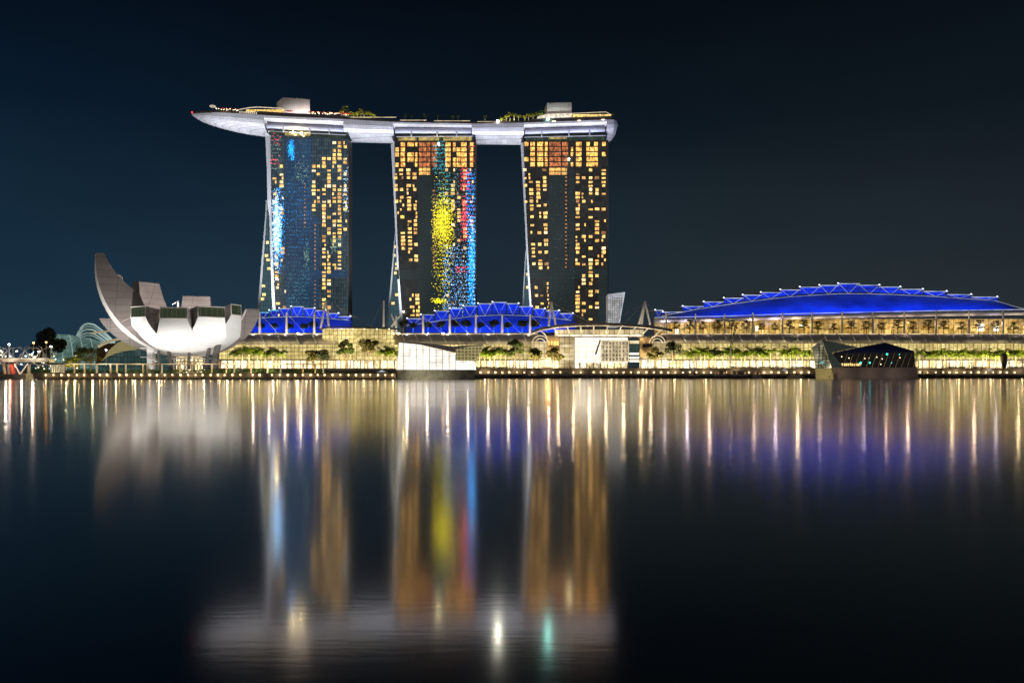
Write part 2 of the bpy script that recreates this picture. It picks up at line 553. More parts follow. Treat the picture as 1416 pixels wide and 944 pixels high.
def water_material():
    m, nt, n, l, b = new_mat('bay_water')
    n.remove(b)
    out = n['Material Output']
    g = n.new('ShaderNodeBsdfAnisotropic')
    g.distribution = 'GGX'
    g.inputs['Roughness'].default_value = 0.085
    g.inputs['Color'].default_value = (0.96, 0.92, 0.87, 1)
    d = n.new('ShaderNodeBsdfDiffuse')
    d.inputs['Color'].default_value = (0.012, 0.0095, 0.006, 1)
    fr = n.new('ShaderNodeFresnel')
    fr.inputs['IOR'].default_value = 1.33
    mr = n.new('ShaderNodeMapRange')
    mr.inputs['From Min'].default_value = 0.0
    mr.inputs['From Max'].default_value = 0.95
    mr.inputs['To Min'].default_value = 0.21
    mr.inputs['To Max'].default_value = 0.97
    l.new(fr.outputs[0], mr.inputs['Value'])
    mix = n.new('ShaderNodeMixShader')
    l.new(mr.outputs['Result'], mix.inputs[0])
    l.new(d.outputs[0], mix.inputs[1])
    l.new(g.outputs[0], mix.inputs[2])
    pf = noise_fac(n, l, 0.03, 0.09, 0.13, detail=3, stretch=(.35, 1, 1))
    l.new(pf, g.inputs['Roughness'])
    # small ripples with crests across the view
    geo = n.new('ShaderNodeNewGeometry')
    mp = n.new('ShaderNodeMapping')
    mp.inputs['Scale'].default_value = (1.4, 6.0, 1)
    l.new(geo.outputs['Position'], mp.inputs[0])
    t = n.new('ShaderNodeTexNoise')
    t.inputs['Scale'].default_value = 1.2
    t.inputs['Detail'].default_value = 3
    l.new(mp.outputs[0], t.inputs['Vector'])
    bp = n.new('ShaderNodeBump')
    bp.inputs['Strength'].default_value = 0.009
    bp.inputs['Distance'].default_value = 0.06
    l.new(t.outputs[0], bp.inputs['Height'])
    l.new(bp.outputs[0], g.inputs['Normal'])
    l.new(mix.outputs[0], out.inputs['Surface'])
    return m


M['water'] = water_material()

# ------------------------------------------------------------------ water and land
YL, YR = 400.0, 500.0        # sea wall on the left, on the right
ZL, ZR = 2.95, 5.9           # promenade levels
YM = 540.0                   # face of the mall
b = MB()
b.add([(-6000, -300, 0), (6000, -300, 0), (6000, 9000, 0), (-6000, 9000, 0)], [(0, 1, 2, 3)])
tag(b.build('water', M['water']), 'dark calm bay water mirroring the lit waterfront', kind='structure')

b = MB()
b.box(X(-700, 760), 1500, 760, 5000, -1, 2.2)
b.box(X(-60, 470), 1500, YR + 6, 760, -1, 2.3)
tag(b.build('ground', M['paving']), kind='structure')


def shore():
    b = MB()
    xa, xb = X(46, YL), X(547, YL)
    b.box(xa, xb, YL + 0.6, YR + 6, -0.8, ZL)
    tag(b.build('promenade', M['paving']), kind='structure')
    b = MB()
    b.box(xa, xb, YL, YL + 0.6, 0.75, ZL + 0.12)
    b.box(xa, xb, YL - 0.35, YL, ZL - 0.5, ZL - 0.15)
    k = 0
    x = xa + 1
    while x < xb:
        b.box(x, x + 0.6, YL - 0.3, YL + 0.4, -0.5, 0.9)
        x += 5.2
    tag(b.build('sea_wall', M['concrete'], origin=((xa + xb) / 2, YL, 0)), 'low brown concrete sea wall lit by a row of bulbs below the lotus museum', 'wall')
    # right half: lower ledge, tall wall, upper plaza
    xa, xb = X(640, YR), X(1560, YR)
    b = MB()
    b.box(xa, xb, YR, YR + 6, -0.8, 2.6)
    b.box(xa, xb, YR + 6.6, YM + 60, -0.8, ZR)
    b.box(X(300, YM), xa - .01, YR + 6.05, YM + 60, -0.8, ZR - 0.01)
    tag(b.build('promenade', M['paving']), kind='structure')
    b = MB()
    b.box(xa, xb, YR + 6, YR + 6.6, 2.3, ZR + 0.15)
    x = xa
    while x < xb:
        b.box(x, x + 0.5, YR + 5.8, YR + 6, 2.6, ZR)
        x += 9.3
    b.box(xa, xb, YR + 5.7, YR + 6, ZR - 0.05, ZR + 0.3)
    tag(b.build('retaining_wall', M['concrete'], origin=((xa + xb) / 2, YR + 6, 2.6)), 'tan retaining wall below the mall plaza lit by a long row of bulbs', 'wall')
    rnd = random.Random(5)
    b = MB()
    x = xa
    while x < xb:
        r = rnd.uniform(0.7, 1.5)
        b.ball((x, YR + rnd.uniform(-1.6, 0.4), rnd.uniform(0.1, 0.9)), r, rnd.uniform(0.8, 1.5), 1, rnd.uniform(0.6, 1), 6, 4)
        x += rnd.uniform(0.5, 1.5)
    tag(b.build('rocks', M['rock']), 'dark boulders piled along the waterline under the mall plaza', kind='stuff')


shore()


def railing():
    b = MB()
    xa, xb = X(658, YR + 6), X(1500, YR + 6)
    x = xa
    while x < xb:
        b.box(x, x + 0.09, YR + 6.2, YR + 6.3, ZR + 0.1, ZR + 1.15)
        x += 2.2
    for z in (ZR + 0.6, ZR + 1.1):
        b.tube([(xa, YR + 6.25, z), (xb, YR + 6.25, z)], 0.06, 4)
    tag(b.build('railing', M['dark_metal'], origin=((xa + xb) / 2, YR + 6.25, ZR)), 'thin dark railing along the top of the tan retaining wall', 'railing')


railing()


# ------------------------------------------------------------------ hotel towers
def wslab(b, rows, y0, y1, d=0):
    """rows: (py, pxl, pxr) traced at depth y0; the slab is y1-y0 deep"""
    rings = []
    for py, a, c in rows:
        z = Z(py, y0)
        rings.append([(X(a, y0), y0 + d, z), (X(c, y0), y0, z), (X(c, y0), y1, z), (X(a, y0), y1, z)])
    rings.reverse()
    b.loft(rings)


YT = 700.0
PYB = 513                     # towers continue down to the ground


def tower(label, right, left_tab, top, inner, outer, split, cores, floors, cols, stairs, litp, wmats, suites, glass_glints, facade, core, seed, crown):
    rnd = random.Random(seed)
    xc = X((left_tab[0][1] + right) / 2, YT)
    root = empty('hotel_tower', (xc, YT, 2.3), label, 'skyscraper', 'three hotel towers under the sky deck')
    pys = [240, 280, 320, 360, 400, 447, PYB]
    b = MB()
    yt0, yt1 = top
    rings = []
    for py in [None] + pys:
        a = lerp(left_tab, py or yt0)
        za, zc = (Z(yt0, YT), Z(yt1, YT)) if py is None else (Z(py, YT), Z(py, YT))
        rings.append([(X(a, YT), YT, za), (X(right, YT), YT, zc), (X(right, YT), YT + 15, zc), (X(a, YT), YT + 15, za)])
    rings.reverse()
    b.loft(rings)
    b.build('facade', facade, root)
    # darker service cores set slightly proud
    b = MB()
    for i, (c0, c1, p0, p1) in enumerate(cores):
        b.box(X(c0, YT), X(c1, YT), YT - 0.10 - 0.03 * i, YT + 0.5, Z(p1, YT), Z(p0, YT))
    b.build('service_core', core, root)
    # right edge fin
    b = MB()
    b.box(X(right, YT), X(right, YT) + 0.5, YT - 0.5, YT + 15, Z(PYB, YT), Z(yt1, YT))
    b.build('edge_fin', M['dark_metal'], root)
    # legs
    b = MB()
    wslab(b, inner + [(PYB, inner[-1][1] + 4, inner[-1][2] + 5)], YT - 0.6, YT + 14, 4)
    b.build('tower_leg', M['white_metal'], root)
    yo = YT + 26
    b = MB()
    wslab(b, outer + [(PYB, outer[-1][1] - 7, outer[-1][2] - 6)], yo, yo + 14, 3)
    b.build('tower_leg', M['white_metal'], root)
    rows = []
    for py in [split, 320, 340, 360, 380, 400, 425, 447, PYB]:
        if py < split:
            continue
        a = lerp([(r[0], r[2] - 1.0) for r in outer] + [(PYB, outer[-1][2] - 6)], py)
        c = lerp([(r[0], r[1] + 1.5) for r in inner] + [(PYB, inner[-1][1] + 4)], py)
        if c - a > 0.3:
            rows.append((py, a, c))
    b = MB()
    wslab(b, rows, YT + 19, YT + 24)
    b.build('atrium_glass', M['atrium_glass'], root)
    b = MB()
    back = [(r[0], r[2] - 1.5, right - 14) for r in outer] + [(PYB, outer[-1][2] - 8, right - 14)]
    back = [(yt0 + 6, inner[0][1] + 6, right - 14)] + back
    wslab(b, back, YT + 27.5, YT + 39)
    b.build('rear_slab', facade, root)
    # lit rooms in the atrium gap
    gaps = []
    for py in range(int(split) + 8, 446, 6):
        a = lerp([(r[0], r[1]) for r in rows], py)
        c = lerp([(r[0], r[2]) for r in rows], py)
        if rnd.random() < 0.42:
            w = min(4.5, (c - a) * 0.5)
            q = rnd.uniform(a, c - w)
            gaps.append((q, q + w, py))
    for a, c, py in gaps:
        b = MB()
        y = YT + 18.7
        b.box(X(a, y), X(c, y), y, y + 0.5, Z(py + 3, y), Z(py - 0.5, y))
        b.build('lit_landing', M['win'][2], root)
    # lit rooms of the front
    cells = []
    for (p0, p1, big) in suites:
        for (c0, c1, mat, prob) in big:
            if rnd.random() < prob:
                cells.append((c0, c1, p0, p1, mat))
    for fy, fh in floors:
        for (cx, w, lo, hi, dens) in cols:
            if not (lo <= fy <= hi):
                continue
            if rnd.random() < dens * litp:
                k = rnd.random()
                mat = wmats[0] if k < 0.5 else wmats[rnd.randrange(len(wmats))]
                ww, off = w * rnd.uniform(.66, .98), 0
                if rnd.random() < 0.2:
                    ww = w * 0.35
                    off = rnd.choice((-1, 1)) * w * 0.3
                sh = lerp(left_tab, fy) - lerp(left_tab, 300)
                f = max(0.0, (right - cx) / (right - left_tab[0][1]))
                sh *= f ** 2 if cx < (left_tab[0][1] + 35) else 0
                cells.append((cx + sh - ww / 2 + off, cx + sh + ww / 2 + off, fy + fh * rnd.choice((.14, .14, .2, .38)), fy + fh * rnd.choice((.86, .86, .78)), mat))
    b_rest = {}
    cells.sort(key=lambda q: -(q[1] - q[0]) * (q[3] - q[2]))
    for i, (c0, c1, p0, p1, mat) in enumerate(cells):
        if i < 98:
            b = MB()
            b.box(X(c0, YT), X(c1, YT), YT - 0.3, YT + 0.2, Z(p1, YT), Z(p0, YT))
            b.build('lit_window', mat, root)
        else:
            b_rest.setdefault(mat.name, (mat, MB()))[1].box(X(c0, YT), X(c1, YT), YT - 0.3, YT + 0.2, Z(p1, YT), Z(p0, YT))
    for mat, b in b_rest.values():
        o = b.build('lit_window', mat, root)
        o['kind'] = 'stuff'
    # stair light strips
    for (cx, w, p0, p1) in stairs:
        py = p0
        while py < p1:
            b = MB()
            b.box(X(cx - w / 2, YT), X(cx + w / 2 * rnd.uniform(0.2, 1), YT), YT - 0.28, YT + 0.1, Z(py + 3.0, YT), Z(py + rnd.uniform(0.6, 1.6), YT))
            py += 5.4
            b.build('stair_light', M['win'][3], root)
    # city lights reflected in the glass, imitated by glowing specks at panel size
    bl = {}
    for (mat, x0, x1, p0, p1, nn, pw, ph, rowed) in glass_glints:
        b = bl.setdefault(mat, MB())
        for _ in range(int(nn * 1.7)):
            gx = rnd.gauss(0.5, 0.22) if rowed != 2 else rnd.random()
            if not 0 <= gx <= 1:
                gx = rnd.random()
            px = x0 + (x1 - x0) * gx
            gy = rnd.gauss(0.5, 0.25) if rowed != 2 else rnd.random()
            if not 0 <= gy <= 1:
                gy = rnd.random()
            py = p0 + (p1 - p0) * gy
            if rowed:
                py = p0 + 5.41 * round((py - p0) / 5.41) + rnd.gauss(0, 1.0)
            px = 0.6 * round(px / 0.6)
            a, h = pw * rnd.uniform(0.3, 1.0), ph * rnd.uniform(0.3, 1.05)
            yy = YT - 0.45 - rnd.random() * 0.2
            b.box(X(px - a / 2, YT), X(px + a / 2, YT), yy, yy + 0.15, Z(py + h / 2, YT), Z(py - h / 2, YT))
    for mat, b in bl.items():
        o = b.build('painted_glint', M[mat], root)
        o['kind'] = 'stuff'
    # glazed crown under the deck
    (c0, c1, q0, q1, q2, lits) = crown
    b = MB()
    b.prism([(X(c0, YT), Z(yt0 - 0.4, YT)), (X(c1, YT), Z(yt1 - 0.4, YT)), (X(c1, YT), Z(q1, YT)), (X(c0, YT), Z(q0, YT))], YT + 2, YT + 24)
    b.build('crown_glass', M['crown_glass'], root)
    b = MB()
    for (a, c, p0, p1) in lits:
        b.box(X(a, YT + 1.6), X(c, YT + 1.6), YT + 1.6, YT + 2.4, Z(p1, YT + 1.6), Z(p0, YT + 1.6))
    b.build('crown_lamp_band', M['crown_lit'], root)
    b = MB()
    b.prism([(X(c0 - 1, YT), Z(q0 + 1.1, YT)), (X(c1 + 1, YT), Z(q1 + 1.1, YT)), (X(c1 + 1, YT), Z(q1, YT)), (X(c0 - 1, YT), Z(q0, YT))], YT + 0.8, YT + 1.9)
    b.build('crown_ledge', M['white_metal'], root)
    return root


def floors(p0, p1, h=5.41):
    out = []
    py = p0
    while py + h < p1:
        out.append((py, h))
        py += h
    return out


W1 = M['win_blue_tower']
WG = [M['win'][q] for q in (0, 1, 2, 4, 5, 3, 0)]
tower('bluish glass hotel tower at the left end with white splayed legs', 481.5,
      [(186, 373.5), (230, 374.3), (276, 375), (300, 375.6), (350, 377), (400, 379.3), (447, 382), (PYB, 387)], (186, 192.5),
      [(188, 365, 373.8), (230, 367, 374.3), (276, 367.8, 375), (300, 370.6, 375.6), (350, 372, 377), (400, 373.5, 379.3), (447, 375.6, 382)],
      [(276, 366.3, 370.5), (300, 365, 369.5), (350, 361, 366), (400, 357, 362.5), (447, 352, 358.2)], 290,
      [(394, 430.5, 192, 447), (430.5, 441, 300, 447), (394, 482, 374, 384)],
      floors(195, 446),
      [(380.5, 5.6, 230, 440, .7), (390, 5.6, 225, 440, .55), (408, 3.4, 250, 300, .18), (416, 3, 250, 300, .12), (433.8, 5.8, 226, 290, .9), (440.3, 4.8, 226, 290, .7),
       (448, 5.6, 214, 440, .95), (455, 5.4, 214, 440, .95), (462.3, 5.4, 190, 372, 1.05), (469.5, 5.6, 190, 372, 1.15), (477.3, 5.2, 190, 330, .8)],
      [(421.7, 2.2, 252, 315), (436, 2.6, 310, 372), (436, 2.6, 386, 445)], .62, W1, [],
      [('glint_sky', 376, 388, 262, 372, 330, 1.1, 1.3, 0), ('glint_sky', 377, 390, 282, 350, 260, 1.5, 1.6, 0), ('glint_blue', 376, 394, 258, 378, 420, 1.1, 1.1, 0),
       ('glint_blue', 398, 408, 192, 222, 130, .7, 2.2, 0), ('glint_teal', 394, 432, 195, 442, 420, .8, .8, 2), ('glint_teal', 399, 428, 375, 442, 160, 1.1, 1.0, 2),
       ('glint_green', 405, 430, 215, 262, 60, 1, 1, 0), ('glint_green', 420, 428, 330, 372, 34, .9, 1.3, 0), ('glint_green', 457, 472, 331, 346, 70, 1.1, 1, 2),
       ('glint_red', 374, 388, 188, 198, 11, 1.3, .7, 2), ('glint_red', 375, 388, 216, 230, 12, 1.3, 1, 2), ('glint_green', 374, 388, 190, 236, 70, .9, .8, 2),
       ('glint_sky', 474, 482, 232, 290, 60, .8, .9, 2), ('glint_teal', 432, 482, 200, 440, 170, .9, .7, 2), ('glint_blue', 394, 430, 255, 345, 110, .6, .6, 2)],
      M['facade_blue'], M['core_blue'], 11, (371, 477, 180.4, 185.8, 0, [(394, 429, 182.3, 187.5)]))

suite_r = lambda a, c: [(a, a + (c - a) * .3, M['suite_red'], 1), (a + (c - a) * .34, a + (c - a) * .64, M['suite_red'], 1), (a + (c - a) * .68, c, M['suite_red'], 1)]
SU2, SU3 = [], []
for k in range(5):
    p = 197.2 + 7.05 * k
    SU2.append((p, p + 5.3, [(547, 551.5, M['suite_gold'], .7), (554.2, 560, M['suite_gold'], .95), (563.5, 572, M['suite_gold'], .9), (574, 577, M['suite_gold'], .7)] + suite_r(579.5, 595) +
                [(597, 600.3, M['suite_red'], 1), (600.8, 604, M['suite_red'], 1), (616, 623, M['suite_gold'], .95), (626.5, 630, M['suite_gold'], .8), (631.5, 637, M['suite_gold'], .8), (637.6, 645, M['suite_gold'], .9), (650, 654.3, M['suite_gold'], 1)]))
    p = 196.6 + 7.05 * k
    SU3.append((p, p + 5.3, [(725, 730.5, M['suite_gold'], .7), (733.5, 739.5, M['suite_gold'], .95), (743, 751, M['suite_gold'], .95), (753.5, 757, M['suite_gold'], .8)] + suite_r(759.5, 775.5) +
                [(777.5, 785.5, M['suite_red'], 1), (789.5, 792.5, M['suite_gold'], .6), (796.5, 804, M['suite_gold'], .75), (811, 815.5, M['suite_gold'], .8), (816, 821, M['suite_gold'], .9), (821.5, 826.5, M['suite_gold'], .9), (832.5, 837.5, M['suite_gold'], .75)]))
SU2[1][2][2] = (563.5, 572, M['suite_gold'], 0)
for k in range(2):
    p = 232.4 + 5.41 * k
    for S_, xa, xb in ((SU2, 579.5, 595.5), (SU3, 759.5, 785)):
        w = (xb - xa) / 3
        S_.append((p, p + 3.9, [(xa + w * q, xa + w * (q + .88), M['win'][1], 1) for q in range(3)]))
tower('middle hotel tower with yellow, red and blue painted reflections on its glass', 657.6,
      [(195, 545.2), (250, 546.5), (300, 548.5), (330, 549.5), (380, 552), (447, 557), (PYB, 562)], (195.5, 195),
      [(198, 539.6, 545.2), (250, 542.5, 546.5), (300, 544.8, 548.5), (330, 546.4, 549.5), (380, 548.4, 552), (447, 552.4, 557)],
      [(318, 545.3, 547.6), (360, 542, 545.5), (400, 538.5, 542.5), (447, 533, 538)], 326,
      [(578.5, 598, 243, 447), (598, 616, 375, 447), (549, 657, 373, 386)],
      floors(232.4, 446),
      [(549.3, 5, 232, 300, .75), (556.5, 6, 232, 345, 1.05), (566.3, 6.2, 232, 366, 1.1), (574.4, 5.4, 232, 366, .85), (565.5, 6.4, 405, 446, 1.2), (574, 6, 405, 446, 1.1),
       (617.5, 5, 232, 300, .6), (626.4, 5.6, 232, 352, .7), (634.5, 5.6, 262, 352, .7), (643, 5.8, 232, 352, .95), (652, 5.4, 232, 330, .65), (619, 4.5, 388, 440, .3), (626, 5, 388, 440, .25)],
      [(600, 3.2, 262, 365)], .68, WG, SU2,
      [('glint_yellow', 596, 630, 270, 345, 640, 1.1, .9, 1), ('glint_yellow', 596, 628, 240, 440, 480, 1.05, .8, 1), ('glint_yellow', 598, 624, 288, 330, 260, 1.2, 1.0, 1), ('glint_yellow', 596, 620, 412, 420, 80, 1.3, .9, 0),
       ('glint_cyan', 599, 618, 196, 238, 150, 1.0, .8, 2), ('glint_cyan', 598, 634, 228, 290, 170, 1.0, .7, 1), ('glint_pale', 628, 645, 236, 446, 420, .7, 1.3, 2), ('glint_sky', 612, 645, 340, 446, 260, .7, 1.1, 2),
       ('glint_blue', 612, 640, 344, 440, 200, .8, .9, 2), ('glint_blue', 645, 657.3, 236, 446, 620, 1.0, 1.0, 2), ('glint_blue', 648, 657.3, 300, 420, 340, 1.3, 1.3, 0), ('glint_sky', 647, 657, 300, 440, 130, 1.1, 1.2, 2),
       ('glint_red', 637, 649, 234, 262, 70, 1.1, 1.2, 2), ('glint_red', 637, 648, 272, 335, 150, 1.1, 1.2, 1), ('glint_red', 648, 657, 196, 320, 40, 1, .8, 2), ('glint_red', 630, 648, 370, 374.5, 24, 1.2, .8, 2)],
      M['facade_dark'], M['core_dark'], 22, (549, 653, 188.2, 187.4, 0, [(551, 576, 190, 194.3), (579, 607, 190, 194.3), (613, 652, 189.4, 194.3)]))

tower('dark hotel tower at the right end with scattered gold windows', 840.3,
      [(195, 723.5), (250, 726), (300, 728), (350, 730.3), (400, 733.5), (447, 736.5), (PYB, 741)], (194.8, 194.2),
      [(197, 720.3, 723.5), (250, 723.3, 726), (300, 725.8, 728), (350, 728.3, 730.3), (400, 731.2, 733.5), (447, 733.8, 736.5)],
      [(346, 726.8, 729), (400, 723.5, 726), (425, 722, 725), (447, 721, 724)], 352,
      [(758.5, 781, 243, 447), (786.5, 794, 232, 447), (781, 786.5, 372, 447), (733, 840, 372, 385), (827.5, 840, 386, 447)],
      floors(232.4, 446),
      [(728.3, 4.6, 232, 300, .55), (735.8, 6, 232, 371, 1.1), (745.3, 6.2, 232, 371, .7), (754.3, 5.8, 232, 371, .85), (737.4, 5.2, 386, 446, .7), (745.3, 5.6, 386, 446, .8), (754.6, 2.6, 386, 446, 1.5),
       (798.8, 6.2, 232, 446, 1.0), (807.2, 5.8, 232, 446, .85), (816.7, 6, 232, 446, .9), (825.5, 6.2, 232, 446, .85), (834.7, 6, 232, 371, 1.05)],
      [(783, 3.0, 243, 371)], .60, WG, SU3, [('glint_teal', 760, 795, 250, 440, 40, .8, .6, 2)],
      M['facade_dark'], M['core_dark'], 33, (727, 837, 188.8, 186.6, 0, [(759, 784, 189.6, 192.2)]))


# ------------------------------------------------------------------ sky deck
def sky_deck():
    YC, HW = 716.0, 19.0
    root = empty('sky_deck', (X(560, YC), YC, Z(172, YC)), 'long boat shaped white rooftop deck bridging the three hotel towers', 'rooftop deck')
    top = [(264.8, 158), (268, 156.6), (275, 156), (300, 155.6), (320, 156.2), (345, 157.6), (395, 161.2), (440, 163), (483, 165), (548, 169), (600, 170), (652, 171.2), (700, 170.4), (736, 169.4), (800, 167), (838, 165.6), (848, 165.4), (852, 168), (853.5, 174)]
    full = [(264.8, 158.6), (268, 162), (275, 166), (285, 169.6), (295, 172.4), (315, 177), (329, 179.6), (350, 182.4), (368, 184.6), (420, 188.5), (477, 191), (545, 192.5), (600, 193), (653, 193.6), (724, 194.6), (838, 191.5), (848, 190), (852, 185), (853.5, 177)]
    rec = [(366, 173.5), (370, 174.8), (477, 180.2), (545, 181.5), (653, 182.3), (724, 183), (838, 179.5)]
    wid = [(264.8, 1.0), (268, 5), (275, 8.5), (285, 11.5), (300, 14.5), (320, 17), (345, 18.5), (370, 19), (838, 19), (848, 18), (852, 13), (853.5, 8)]

    def seg(x0, x1, bot, n):
        rings = []
        for i in range(n + 1):
            px = x0 + (x1 - x0) * i / n
            w = lerp(wid, px)
            yc = YC
            zt, zb = Z(lerp(top, px), yc - w), Z(lerp(bot, px), yc - w * .35)
            ring = []
            K = 12
            for k in range(K + 1):
                a = math.pi * k / K
                cy, cz = math.cos(a), math.sin(a)
                ring.append((X(px, yc - w * .6), yc - w * math.copysign(abs(cy) ** .75, cy), zt - (zt - zb) * cz ** .8))
            rings.append(ring)
        b = MB()
        b.loft(rings)
        return b

    for x0, x1, bot, n in ((264.8, 368, full, 40), (477, 545, full, 6), (653, 724, full, 6), (838, 853.5, full, 10)):
        seg(x0, x1, bot, n).build('hull', M['hull'], root, smooth=False)
    for x0, x1 in ((368, 477), (545, 653), (724, 838)):
        seg(x0, x1, rec, 8).build('hull', M['hull'], root)
        b = MB()
        pts = []
        for i in range(7):
            px = x0 + 1.5 + (x1 - x0 - 3) * i / 6
            y = YC - 13.5
            pts.append((X(px, y), y, Z(lerp(rec, px) - 0.6, y)))
        b.tube(pts, 2.5, 10)
        b.build('soffit_tube', M['soffit'], root, smooth=True)
        for q in (.22, .55, .80):
            px = x0 + (x1 - x0) * q
            y = YC - 15.5
            zb = Z(lerp(rec, px) + 6.5, y)
            bb = MB()
            bb.box(X(px, y) - .5, X(px, y) + .5, y - .5, y + .5, zb, Z(lerp(rec, px) + 1, y))
            bb.build('strut', M['white_metal'], root)
    # parapet
    b = MB()
    rings = []
    for i in range(60):
        px = 272 + (846 - 272) * i / 59
        w = lerp(wid, px) - 1.2
        y = YC - w
        zt = Z(lerp(top, px), y)
        h = 1.6 if px < 350 else (3.0 if px < 480 or px > 735 else 1.4)
        rings.append([(X(px, y), y, zt - .6), (X(px, y), y + .5, zt - .6), (X(px, y), y + .5, zt + h), (X(px, y), y, zt + h)])
    b.loft(rings)
    b.build('parapet', M['parapet'], root)
    b = MB()
    rings = []
    for i in range(60):
        px = 268 + (850 - 268) * i / 59
        w = lerp(wid, px) - .8
        zt = Z(lerp(top, px), YC - w) - .2
        rings.append([(X(px, YC), YC - w, zt - .3), (X(px, YC), YC + w, zt - .3), (X(px, YC), YC + w, zt), (X(px, YC), YC - w, zt)])
    b.loft(rings)
    b.build('deck_floor', M['paving'], root)
    # lift houses
    for (a, c, p0l, p0r, p1) in ((391.5, 428.5, 134.8, 137.5, 156), (756.5, 790.5, 142.6, 141.6, 160)):
        y = YC - 6
        b = MB()
        sh = -9.5 if a < 500 else -1.5
        b.loft([[(X(a, y), y, z0), (X(c, y), y, z1), (X(c, y) + sh, y + 14, z1), (X(a, y) + sh, y + 14, z0)] for z0, z1 in ((Z(p1 + 4, y), Z(p1 + 4, y)), (Z(p0l, y), Z(p0r, y)))])
        b.box(X(a + 17, y), X(a + 19, y), y + 3, y + 4, Z(p0l + 1, y), Z(p0l - 1.2, y))
        b.tube([(X(a + 24, y), y + 4, Z(p0l + 1, y)), (X(a + 24, y), y + 4, Z(p0l - 2.4, y))], .15, 4)
        b.build('lift_house', M['lift_house'], root)
    # restaurant canopy with rows of gold bulbs, left
    y = YC - 10
    b = MB()
    b.sheet([[P(x, lerp([(328, 152.5), (345, 149.4), (357, 148.6), (392, 150.5)], x) + q, y + d) for x in (328, 336, 345, 357, 375, 392)] for q, d in ((0, 0), (-.9, 5), (0.3, 12))])
    b.build('restaurant_roof', M['deck_white'], root)
    b = MB()
    b.box(X(340, y), X(392, y), y + .5, y + 1, Z(156.5, y), Z(151.4, y))
    b.build('restaurant_front', M['deck_glow'], root)
    b = MB()
    yy = YC - 17.5
    rnd = random.Random(3)
    for i in range(22):
        px = 331 + i * 2.85
        pz = lerp([(331, 154.2), (395, 158.8)], px)
        b.box(X(px, yy), X(px + 1.3, yy), yy, yy + .4, Z(pz + 2, yy), Z(pz - rnd.uniform(0, 1.2), yy))
    b.build('deck_lamp_row', M['deck_white'], root)
    # pavilion, right end
    b = MB()
    b.prism([(X(742, y), Z(164, y)), (X(791, y), Z(163, y)), (X(791, y), Z(156.8, y)), (X(757, y), Z(157.6, y)), (X(745, y), Z(160.5, y))], y, y + 8)
    b.build('pavilion', M['deck_white'], root)
    b = MB()
    b.sheet([[P(x, q + lerp([(790, 157.3), (838, 155.2), (846, 159.5)], x), y + d) for x in (790, 806, 822, 838, 842, 846)] for q, d in ((0, -4), (-.6, 3), (.2, 10))])
    b.build('pavilion_roof', M['deck_white'], root)
    b = MB()
    b.box(X(792, y), X(845, y), y, y + .6, Z(164.5, y), Z(158.2, y))
    b.build('pavilion_front', M['deck_glow'], root)
    b = MB()
    b.box(X(735, YC - 17.3), X(760, YC - 17.3), YC - 17.3, YC - 16.9, Z(166.4, YC - 17.3), Z(165.3, YC - 17.3))
    b.build('pool_edge', M['pool_glow'], root)
    b = MB()
    for a, c in ((553, 590), (600, 650), (660, 735), (484, 548)):
        q = YC - 17.2
        b.box(X(a, q), X(c, q), q, q + .3, Z(lerp(top, a) - 2.4, q), Z(lerp(top, a) - 3.1, q))
    b.build('edge_light', M['edge_warm'], root)
    for px, pz in ((766, 168), (801, 167.2), (834, 166)):
        q = YC - 18.6
        b = MB()
        b.ball((X(px, q), q, Z(pz, q)), .8, 2.2, .6, .7)
        b.build('hull_lamp', M['bulb_soft'], root)
    return top


DECK_TOP = sky_deck()
# floodlights on the mall roof that wash the deck's belly and the tower ends
for px, tx, e in ((250, 300, 1.0), (330, 350, 1.0), (430, 430, .8), (510, 512, .8), (600, 600, .75), (690, 690, .8), (780, 780, .8), (860, 845, .9)):
    spot('deck_floodlight', (X(px, 655), 655, 20), P(tx, 176, 709), 1.2e6 * e, (0.86, 0.87, 1.0), 26, 1.0, 2)
for px, tx in ((330, 366), (515, 540), (700, 724)):
    spot('leg_floodlight', (X(px, 640), 640, 14), P(tx, 330, 705), 1.6e6, (0.80, 0.88, 0.95), 60, 1.0, 2)


